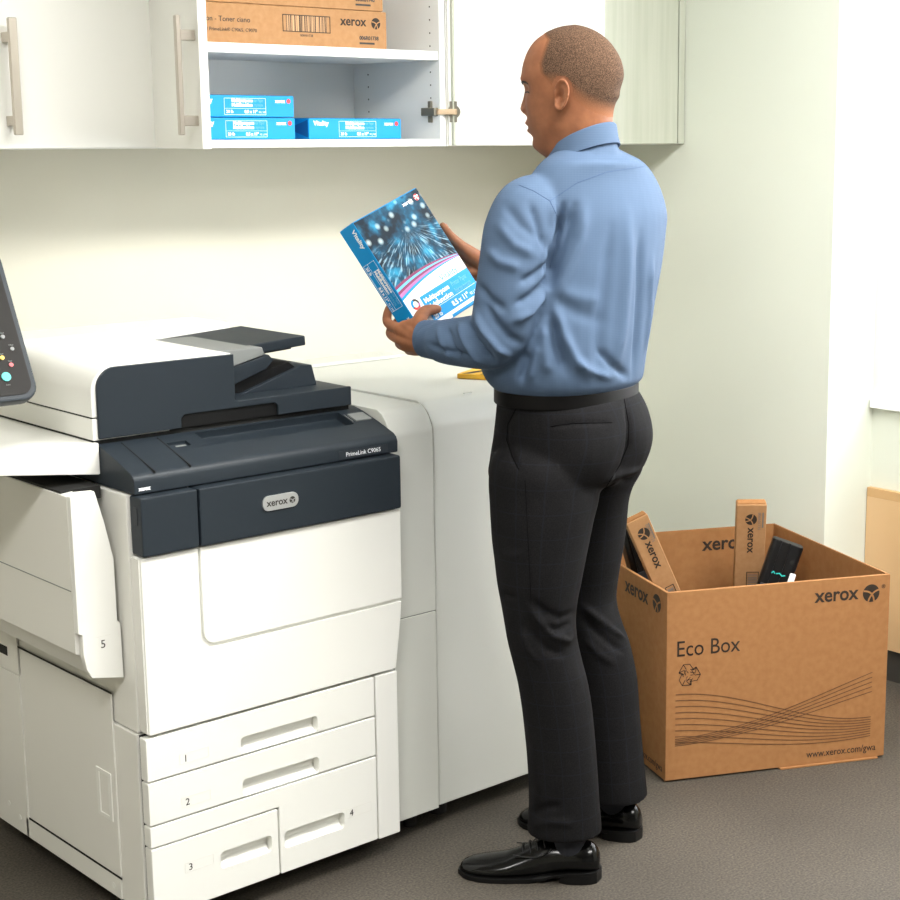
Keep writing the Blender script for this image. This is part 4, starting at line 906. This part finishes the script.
trousers = fin_me(tro, 'trousers', M['wool'], man, True, 0); tro.shade_smooth()
shirt = fin_me(shi, 'shirt', M['shirt'], man, True, 0); shi.shade_smooth()
def seam(S_, pts, r, name, m, parent, lift=0.0):
    L = S_.line(pts, 3.0)
    if len(L) < 2: return
    ps = [h+n*lift for h, n in L]
    b = BM(); ell_tube(ps, [r]*len(ps), 6, b); fin(b, name, m, parent)
for pts, nm in (([(516, 409), (508, 424), (506.8, 440), (512, 456), (519, 470)], 'side_pocket'), ([(551, 426.5), (573, 423.3), (612, 422.5)], 'back_pocket'), ([(624, 398), (629, 425), (628, 445), (620, 465), (606, 487)], 'centre_seam')): seam(TT, pts, .0011, nm, M['seam'], trousers)
seam(TT, [(525, 480), (528, 540), (531, 600)], .0006, 'side_seam', M['seam'], trousers)
for pts, nm in (([(550, 201), (577, 183), (607, 172), (647, 166)], 'yoke_seam'), ([(519, 185), (534, 191), (550, 201)], 'shoulder_seam'), ([(550, 201), (560, 222), (556, 245), (550, 268)], 'armhole_seam')): seam(ST, pts, .0007, nm, M['bseam'], shirt)
# cuff of the left sleeve
axd = (L_ARM[-2][0]-L_ARM[-1][0]).normalized()
b = BM(); c0 = L_ARM[-1][0]-axd*.022; rings = []
for t, r in ((.0, .0335), (.0, .0372), (.004, .0385), (.060, .0425), (.062, .0405)):
    p = c0+axd*t; u = UP-axd*UP.dot(axd); u.normalize(); v = axd.cross(u); rings.append([p+(u*math.cos(2*math.pi*k/36)+v*math.sin(2*math.pi*k/36)*.86)*r for k in range(36)])
loft(rings, b, False); cf = fin(b, 'cuff', M['shirt'], shirt)
# collar: tilted fold-over band around the neck
b = BM(); rings = []
for r, dz, dp in ((.0585, -.03, .0), (.0600, .012, .0), (.0625, .0165, 0), (.0655, .014, 0), (.0690, -.008, .001), (.0730, -.020, .003), (.0700, -.022, .003), (.0625, -.012, .004)): rings.append(cring(r, dz, dp))
loft(rings, b, False); fin(b, 'collar', M['shirt'], shirt, smooth=50)

# ---- belt
def belt_ring(y, grow, phi=54): return sil_ring(y, 497.5, 637.0, 3.354, phi, .745, ex=2.15, n=64, grow=grow)
rings = [belt_ring(397.5, .001), belt_ring(397.5, .0045), belt_ring(396.5, .0055), belt_ring(385, .0055), belt_ring(384, .0045), belt_ring(384, .001)]
b = BM(); loft(rings, b, False); blt = fin(b, 'belt', M['belt'], man)
BS = Surf(blt.data.copy()); BS.co += np.array(man.location); BS.update()
for x in (543, 601, 630):
    L = BS.line([(x, 382.5), (x+1, 400)], 2.0)
    if len(L) > 1: b = BM(); ell_tube([h+n*.001 for h, n in L], [.0048]*len(L), 8, b, flat2=.5); fin(b, 'belt_loop', M['wool'], trousers)
f54 = math.radians(54); fwd_m = FH*math.cos(f54)-RT*math.sin(f54)
cb = sum((Vector(p) for p in belt_ring(391, .006)), Vector())/64; fr = max((Vector(p) for p in belt_ring(391, .006)), key=lambda p: p.dot(fwd_m))
bk_ = frame(fr, Vector((-fwd_m.y, fwd_m.x, 0)), UP)
b = boolean(prism(rrect(-.024, .024, -.020, .020, .006), lambda a, c, t: bk_ @ Vector((a, c, -t)), -.004, .004, .001), [prism(rrect(-.015, .017, -.013, .013, .004), lambda a, c, t: bk_ @ Vector((a, c, -t)), -.02, .02)])
fin(b, 'buckle', M['steel'], blt)

# ---- head, neck and body
HY_ = [25.2, 27, 30, 35, 42, 50, 58, 66, 73, 79, 84, 88, 92, 96, 100, 104, 108, 112, 116, 120, 125, 129, 133, 138, 143, 149, 154, 158, 163, 170, 180]
XF_ = [574, 562, 553, 543, 534.5, 529, 525.5, 523.3, 522.3, 522.2, 523.6, 525.2, 526.0, 526.4, 526.8, 527, 527.2, 527.6, 528, 528, 528.4, 529.2, 530.5, 532, 533.4, 536, 541, 546.5, 551, 553, 553]
XB_ = [576, 584, 592, 600.5, 608.5, 614.5, 619, 621.5, 622.6, 622.6, 622, 621, 619.3, 617.2, 615.4, 614.2, 613.2, 612.6, 612.2, 612, 612, 612.3, 612.8, 613.5, 614, 615, 616, 617, 618, 620, 622]
HW_ = [.004, .022, .035, .049, .0595, .067, .0715, .0745, .0765, .0770, .0770, .0768, .0762, .0752, .0742, .0732, .0722, .0712, .0703, .0694, .0682, .0668, .0650, .0625, .0605, .0585, .0570, .0565, .057, .060, .066]
HC_ = [575, 573, 572, 571, 571, 571.5, 572, 573, 574, 575, 576, 576.5, 577, 577, 577, 577, 577, 577, 577, 577, 577, 577, 577.5, 578, 579, 580, 581, 582, 584, 586, 588]
yaw = math.radians(79); hf = FH*math.cos(yaw)-RT*math.sin(yaw); hl = Vector((-hf.y, hf.x, 0)); HD = 3.335
def g(x, m, s): return math.exp(-((x-m)/s)**2)
def head_ring(y, n=96):
    xf = sp_interp(HY_, XF_, y); xb = sp_interp(HY_, XB_, y); w_ = sp_interp(HY_, HW_, y); xc = sp_interp(HY_, HC_, y)
    c = P(xc, y, HD); px = (P(xc+1, y, HD)-c).length; Lf = (xc-xf)*px/math.sin(yaw); Lb = (xb-xc)*px/math.sin(yaw)
    nf = 2.25 if y < 118 else 2.25-.45*min(1, (y-118)/25); out = []
    for k in range(n):
        a = 2*math.pi*k/n; ca, sa = math.cos(a), math.sin(a); e = nf if ca > 0 else 2.1
        s_ = math.copysign(abs(ca)**(2/e), ca)*(Lf if ca > 0 else Lb); l_ = math.copysign(abs(sa)**(2/e), sa)*w_
        if ca > 0:
            front = min(1, max(0, ca*1.6-.25)); al = abs(l_)
            # nose ridge, wings
            hgt = 0
            if 82 < y < 117: hgt = np.interp(y, [82, 88, 94, 100, 105, 109, 112, 114.5, 117], [0, .0015, .005, .0095, .0135, .0160, .0130, .006, 0])
            s_ += hgt*g(l_, 0, np.interp(y, [82, 98, 108, 116], [.008, .010, .013, .013]))*front
            s_ += .006*g(al, .0155, .006)*g(y, 110.5, 3.5)*front
            # brow ridge and eye socket
            s_ += .0035*g(al, .027, .020)*g(y, 79.5, 3.6)*front
            s_ -= .0105*g(al, .031, .013)*g(y, 89, 5.2)*front
            s_ += .0050*g(al, .031, .012)*g(y, 90.5, 3.2)*front     # lids over the eyeball
            # cheek, lips, chin
            s_ += .0035*g(al, .043, .018)*g(y, 106, 9)*front
            s_ += .0068*g(al, 0, .021)*g(y, 123.0, 3.1)*front; s_ -= .0042*g(al, 0, .022)*g(y, 127.3, 1.3)*front; s_ += .0062*g(al, 0, .019)*g(y, 131.0, 2.9)*front
            s_ -= .0035*g(al, 0, .02)*g(y, 137.5, 3)*front; s_ += .004*g(al, 0, .018)*g(y, 146, 5)*front
        else:
            s_ += .0035*g(y, 87, 7)*g(l_, 0, .05)-.003*g(y, 97, 4)*g(l_, 0, .05)      # fold at the nape
        out.append(c+hf*s_+hl*l_)
    return out
b = BM(); ys = list(np.arange(25.2, 120, 1.6))+list(np.arange(120, 181, 1.6)); loft([head_ring(float(y)) for y in ys], b)
# ears
def ear(side):
    ec = P(569.0, 96, HD); L = hl*side; oc = ec+hl*(-(ec-P(577, 95, HD)).dot(hl))+L*.0715
    tilt = math.radians(7); eu = UP*math.cos(tilt)-hf*math.sin(tilt)*.0-hf*math.sin(tilt); eu.normalize(); es = -hf; es = (es-eu*es.dot(eu)).normalized(); ou = (L*.93+es*.0).normalized()
    rows = []; nr, na = 9, 40
    def outline(a):
        ca, sa = math.cos(a), math.sin(a); h = .0315; w_ = .0185*(1+.16*sa) if ca > 0 else .0150*(1+.12*sa)
        return ca*w_, sa*h
    top, bot = [], []
    for i in range(1, nr+1):
        r = i/nr; ringt = []
        for k in range(na):
            a = 2*math.pi*k/na; x, z = outline(a); x *= r; z *= r
            hel = .0060*g(r, .88, .13)*(1 if not (math.radians(250) < a < math.radians(300)) else .5)*(1 if math.cos(a) > -.75 or math.sin(a) > .1 else .35)
            anti = .0048*g(r, .50, .13)*max(0, math.cos(a-.15)*.9+.1)
            conc = -.0115*g(x, -.003, .0065)*g(z, -.003, .010)
            trag = .0042*g(x, -.0115, .0042)*g(z, -.002, .0065)
            lob = .0022*g(z, -.025, .007)
            flare = .0095+(x+.015)*.42
            ringt.append(oc+es*x+eu*z+ou*(flare+hel+anti+conc+trag+lob))
        top.append(ringt)
    for i in range(nr, 0, -1):
        r = i/nr; s_ = .93 if i == nr else .93*r; ringt = []
        for k in range(na):
            a = 2*math.pi*k/na; x, z = outline(a); x *= s_; z *= s_; flare = .0095+(x+.015)*.42
            ringt.append(oc+es*x+eu*z+ou*(flare-.0052-.012*(1-r)))
        bot.append(ringt)
    loft(top+bot, b)
ear(1); ear(-1)
# trunk, limbs under the clothes
sil_loft([(r[0], r[1], r[2], r[3], r[4], r[5]) for r in TORSO[2:]], 8, b, 2.2, grow=-.042)
sil_loft(PELV[:7], 8, b, 2.1, butt, grow=-.036); sil_loft(L_LEG[4:-1]+[(820, 545, 587, 3.25, 86, 1.0)], 10, b, 2.0, grow=-.022); sil_loft(R_LEG[4:-1]+[(785, 592, 633, 3.45, 72, 1.0)], 10, b, 2.0, grow=-.022)
def tube(pts, rr, ax=None, fl=1.0): ell_tube(pts, rr, 16, b, ax2=ax, flat2=fl)
tube([a[0] for a in L_ARM[:-1]]+[LW], [a[1]*.62 for a in L_ARM[:-1]]+[.0265]); tube([a[0] for a in R_ARM[:-1]]+[RWp], [a[1]*.62 for a in R_ARM[:-1]]+[.0265])
# left hand: thumb over the cover, fingers behind the pack
tube([RP(-.022, .310, .040), RP(-.027, .282, .026), RP(-.012, .248, .022), RP(.018, .235, .017), RP(.042, .238, .0135), RP(.063, .2445, .0110)], [.022, .0195, .0165, .0132, .0120, .0090])
for mcp, pip, dip, tip, r in (((-.030, .236, -.022), (-.0145, .212, -.058), (.008, .192, -.0605), (.030, .184, -.0595), .0096), ((-.038, .256, -.028), (-.020, .234, -.063), (.012, .222, -.0605), (.036, .214, -.0595), .0098), ((-.036, .273, -.028), (-.014, .261, -.0625), (.018, .250, -.060), (.038, .244, -.0595), .0094), ((-.028, .289, -.022), (-.008, .284, -.058), (.018, .277, -.059), (.032, .272, -.0585), .0083)):
    tube([RP(-.026, .305, .034), RP((-.026+mcp[0])/2-.004, (.298+mcp[1])/2, (.030+mcp[2])/2), RP(*mcp)], [.0185, .0165, .0128])
    tube([RP(*mcp), RP(*pip), RP(*dip), RP(*tip)], [.0122, r*1.06, r*.95, r*.80])
tube([RP(-.026, .300, .032), RP(-.026, .262, .008), RP(-.024, .238, -.010)], [.020, .0185, .0135])
tube([RP(-.016, .248, .020), RP(-.022, .240, .000), RP(-.028, .236, -.020)], [.0135, .0125, .0120])
# right hand: thumb along the edge, fingers behind the pack
tube([RWp, RP(.300, .205, -.040), RP(.262, .160, -.026), RP(.240, .128, -.015), RP(.2305, .100, -.008)], [.026, .0215, .0148, .0112, .0080])
for mcp, pip, dip, tip, r in (((.276, .160, -.062), (.238, .148, -.074), (.205, .143, -.0605), (.184, .141, -.0595), .0094), ((.277, .182, -.074), (.236, .172, -.080), (.202, .167, -.0615), (.178, .165, -.0595), .0098), ((.280, .203, -.078), (.240, .197, -.080), (.207, .194, -.0615), (.184, .193, -.0595), .0094), ((.286, .222, -.076), (.250, .220, -.076), (.224, .219, -.062), (.206, .219, -.0585), .0083)):
    tube([RWp, RP((.335+mcp[0])/2, (.243+mcp[1])/2, (-.055+mcp[2])/2), RP(*mcp)], [.0235, .0180, .0125])
    tube([RP(*mcp), RP(*pip), RP(*dip), RP(*tip)], [.0120, r*1.06, r*.95, r*.80])
tube([RWp, RP(.296, .222, -.058), RP(.268, .212, -.060)], [.024, .018, .012])
# feet inside the shoes
SHOES = [((2.267, 2.308), (2.071, 2.535)), ((2.474, 2.389), (2.338, 2.643))]
for (hx, hy), (tx, ty) in SHOES:
    dv = Vector((tx-hx, ty-hy, 0)).normalized(); h0 = Vector((hx, hy, 0))
    tube([h0+dv*.058+UP*.17, h0+dv*.06+UP*.10, h0+dv*.075+UP*.050, h0+dv*.15+UP*.030, h0+dv*.21+UP*.024], [.027, .024, .020, .012, .008])
body_me = remesh(b, .0026, 3, .5)
HS = Surf(body_me)
# hair shell: buzzed cap lifted a little off the scalp
n = len(body_me.vertices); co = HS.co; hc = np.array(P(577, 80, HD)); rel = co-hc; s_ = rel @ np.array(hf); l_ = rel @ np.array(hl); z_ = rel[:, 2]
ear_dx = s_-((P(569.0, 96, HD)-P(577, 80, HD)).dot(hf)); z95 = (P(563, 95, HD).z-hc[2]); dz = z_-z95
# hairline in px-like metres: forehead line, temple, around the ear, nape
front = np.interp(z_, [-.035, -.02, -.005, .010, .030, .050, .075, .09], [.038, .036, .044, .060, .064, .058, .050, .066])      # hair lies behind this
low = np.interp(s_, [-.10, -.085, -.06, -.035, -.012, .0, .018, .03, .05], [-.080, -.080, -.073, -.062, -.046, -.034, -.024, -.022, -.022])
e1 = np.clip((front-s_)/.012, 0, 1); e2 = np.clip((z_-low)/.036, 0, 1)**1.3; dens = e1*e2
near_ear = (np.abs(np.abs(l_)-.085) < .0145) & (np.hypot(ear_dx/.0215, dz/.0345) < 1.0); dens[near_ear] = 0
dens[z_ < -.085] = 0
keep = dens > .02
bmh = bmesh.new(); bmh.from_mesh(body_me); bmh.verts.ensure_lookup_table()
lay = bmh.verts.layers.float.new('dens')
for v in bmh.verts: v[lay] = float(dens[v.index])
bmesh.ops.delete(bmh, geom=[v for v in bmh.verts if not keep[v.index]], context='VERTS')
bmh.normal_update()
for v in bmh.verts: v.co = v.co+v.normal*(.0002+.0011*v[lay])
hme = bpy.data.meshes.new('buzzed_hair'); bmh.to_mesh(hme); bmh.free()
body = fin_me(body_me, 'body', M['skin'], man, True, 0); body_me.shade_smooth()
hair = fin_me(hme, 'hair', M['hair'], man, True, 0); hme.shade_smooth()
# eyes, lashes, brows
for side in (1, -1):
    ep = P(577, 91, HD)+hf*((577-527.5)*.00199/math.sin(yaw)-.0212)+hl*side*.030
    bmx = BM(); bmesh.ops.create_uvsphere(bmx, u_segments=20, v_segments=12, radius=.0125); bmx.transform(T(ep)); ey = fin(bmx, 'eye', M['eye'], body)
    h_ = lambda dl, dz_: HS.bvh.ray_cast(ep+hf*.06+hl*side*dl+UP*dz_, -hf)
    for (dls, dzs, r, nm, m_) in (([-.013, -.006, .002, .010, .015], [-.0030, -.0022, -.0022, -.0030, -.0045], .0013, 'lash_line', M['lash']), ([-.016, -.006, .004, .014, .019], [.0135, .0165, .0180, .0165, .0130], .0022, 'eyebrow', M['lash'])):
        ps = []
        for dl, dz_ in zip(dls, dzs):
            hh = h_(dl, dz_)
            if hh[0] is not None: ps.append(hh[0]+hf*.0004)
        if len(ps) > 2: bmx = BM(); ell_tube(ps, [r*.6]+[r]*(len(ps)-2)+[r*.5], 8, bmx); fin(bmx, nm, m_, body)
# thumb nails
def nail(p, nrm, along):
    m_ = frame(p, along, Vector(nrm).cross(Vector(along))); bmx = prism(rrect(-.0065, .0065, -.0048, .0048, .0035), lambda a, c, t: m_ @ Vector((a, c, t)), -.001, .0006, .0003); fin(bmx, 'thumb_nail', M['nail'], body)
M['nail'] = mat('thumb_nail', srgb(205, 160, 135), .3)
nail(RP(.058, .2425, .0188), rN, rU*.9+rV*.25); nail(RP(.2385, .106, -.0045), (rU*.8+rN*.6).normalized(), -rV)

# ---- shoes
def shoe(hx, hy, tx, ty):
    dv = Vector((tx-hx, ty-hy, 0)); k = dv.length/.300; dv.normalize(); lv = Vector((-dv.y, dv.x, 0)); h0 = Vector((hx, hy, 0)); W = lambda x, y, z: h0+dv*x*k+lv*y+UP*z
    zw = lambda x: .0195 if x <= .075 else (.0045 if x >= .125 else .0195-(x-.075)/.05*.015)
    secs = [(0.000, .014, 0, .058), (.004, .0225, 0, .068), (.015, .0305, 0, .080), (.035, .0350, 0, .087), (.065, .0360, 0, .087), (.095, .0355, 0, .086), (.12, .0360, 0, .083), (.145, .0385, 0, .074), (.175, .0425, 0, .060), (.20, .0455, 0, .049), (.23, .0460, 0, .0425), (.255, .0425, 0, .0385), (.275, .0350, 0, .034), (.288, .0250, 0, .029), (.296, .0130, 0, .022)]
    secs = [(x, w_, zw(x)+.004, z1) for x, w_, _, z1 in secs]
    R = []
    for x, w_, z0, z1 in secs:
        ring = []
        for i in range(28):
            a = 2*math.pi*i/28; ca, sa = math.cos(a), math.sin(a); zc = z0+(z1-z0)*.30; ex = 2.6 if sa < 0 else 2.0
            yy = math.copysign(abs(ca)**(2/ex), ca)*w_*(1 if sa < 0 else 1-.25*abs(sa)**2*(1 if x < .2 else 0)); zz = zc+math.copysign(abs(sa)**(2/ex), sa)*((z1-zc) if sa > 0 else (zc-z0)); ring.append(W(x, yy, zz))
        R.append(ring)
    b = loft(R); sh = fin(b, 'shoe', M['shoe'], man, smooth=60)
    out = [(x, w_+.0045) for x, w_, _, _ in secs]; poly = [(-.004, .004)]+out[1:-1]+[(.302, .008)]; poly = poly+[(x, -y) for x, y in poly[::-1]]
    zb = lambda x: .012 if x > .10 else .0
    bl = BM(); prism(poly, lambda a, c, t: W(a, c, zw(a)+t), .0, .0065, .0015, bm=bl)
    hp = [(x, y) for x, y in poly if x <= .08]; hp = [(x, y) for x, y in hp if y > 0]; hp = hp+[(.083, .034)]; hp = hp+[(x, -y) for x, y in hp[::-1]]
    fin(prism(hp, lambda a, c, t: W(a, c, t), 0, .0200, .001), 'heel_block', M['sole'], sh)
    fp_ = [(x, y) for x, y in poly if x >= .14 and y > 0]; fp_ = [(.13, .036)]+fp_; fp_ = fp_+[(x, -y) for x, y in fp_[::-1]]
    fin(prism(fp_, lambda a, c, t: W(a, c, t), .0, .0050, .001), 'forefoot_sole', M['sole'], sh)
    fin(bl, 'welt', M['sole'], sh)
    for i in range(4):
        x = .118+.015*i; z = .0865-.0066*i
        fin(ell_tube([W(x-.004, .022, z-.012), W(x, .010, z+.0005), W(x+.002, -.010, z+.0005), W(x-.004, -.022, z-.012)], [.0017]*4, 8), 'lace', M['lace'], sh)
    for sg in (1, -1): fin(ell_tube([W(.118, 0, .088), W(.128, sg*.012, .094), W(.140, sg*.020, .084), W(.130, sg*.016, .085), W(.118, 0, .087)], [.0015]*5, 8), 'lace_loop', M['lace'], sh)
    # facing seam and sock
    for sg in (1, -1): fin(ell_tube([W(.100, sg*.0300, .074), W(.125, sg*.0345, .058), W(.155, sg*.0345, .0565), (W(.180, sg*.030, .058))], [.0012]*4, 8), 'facing_seam', M['lace'], sh)
    fin(ell_tube([W(.064, 0, .070), W(.060, 0, .150)], [.0345, .0335], 24), 'sock', M['sock'], sh)
for (a, c), (e, f) in SHOES: shoe(a, c, e, f)
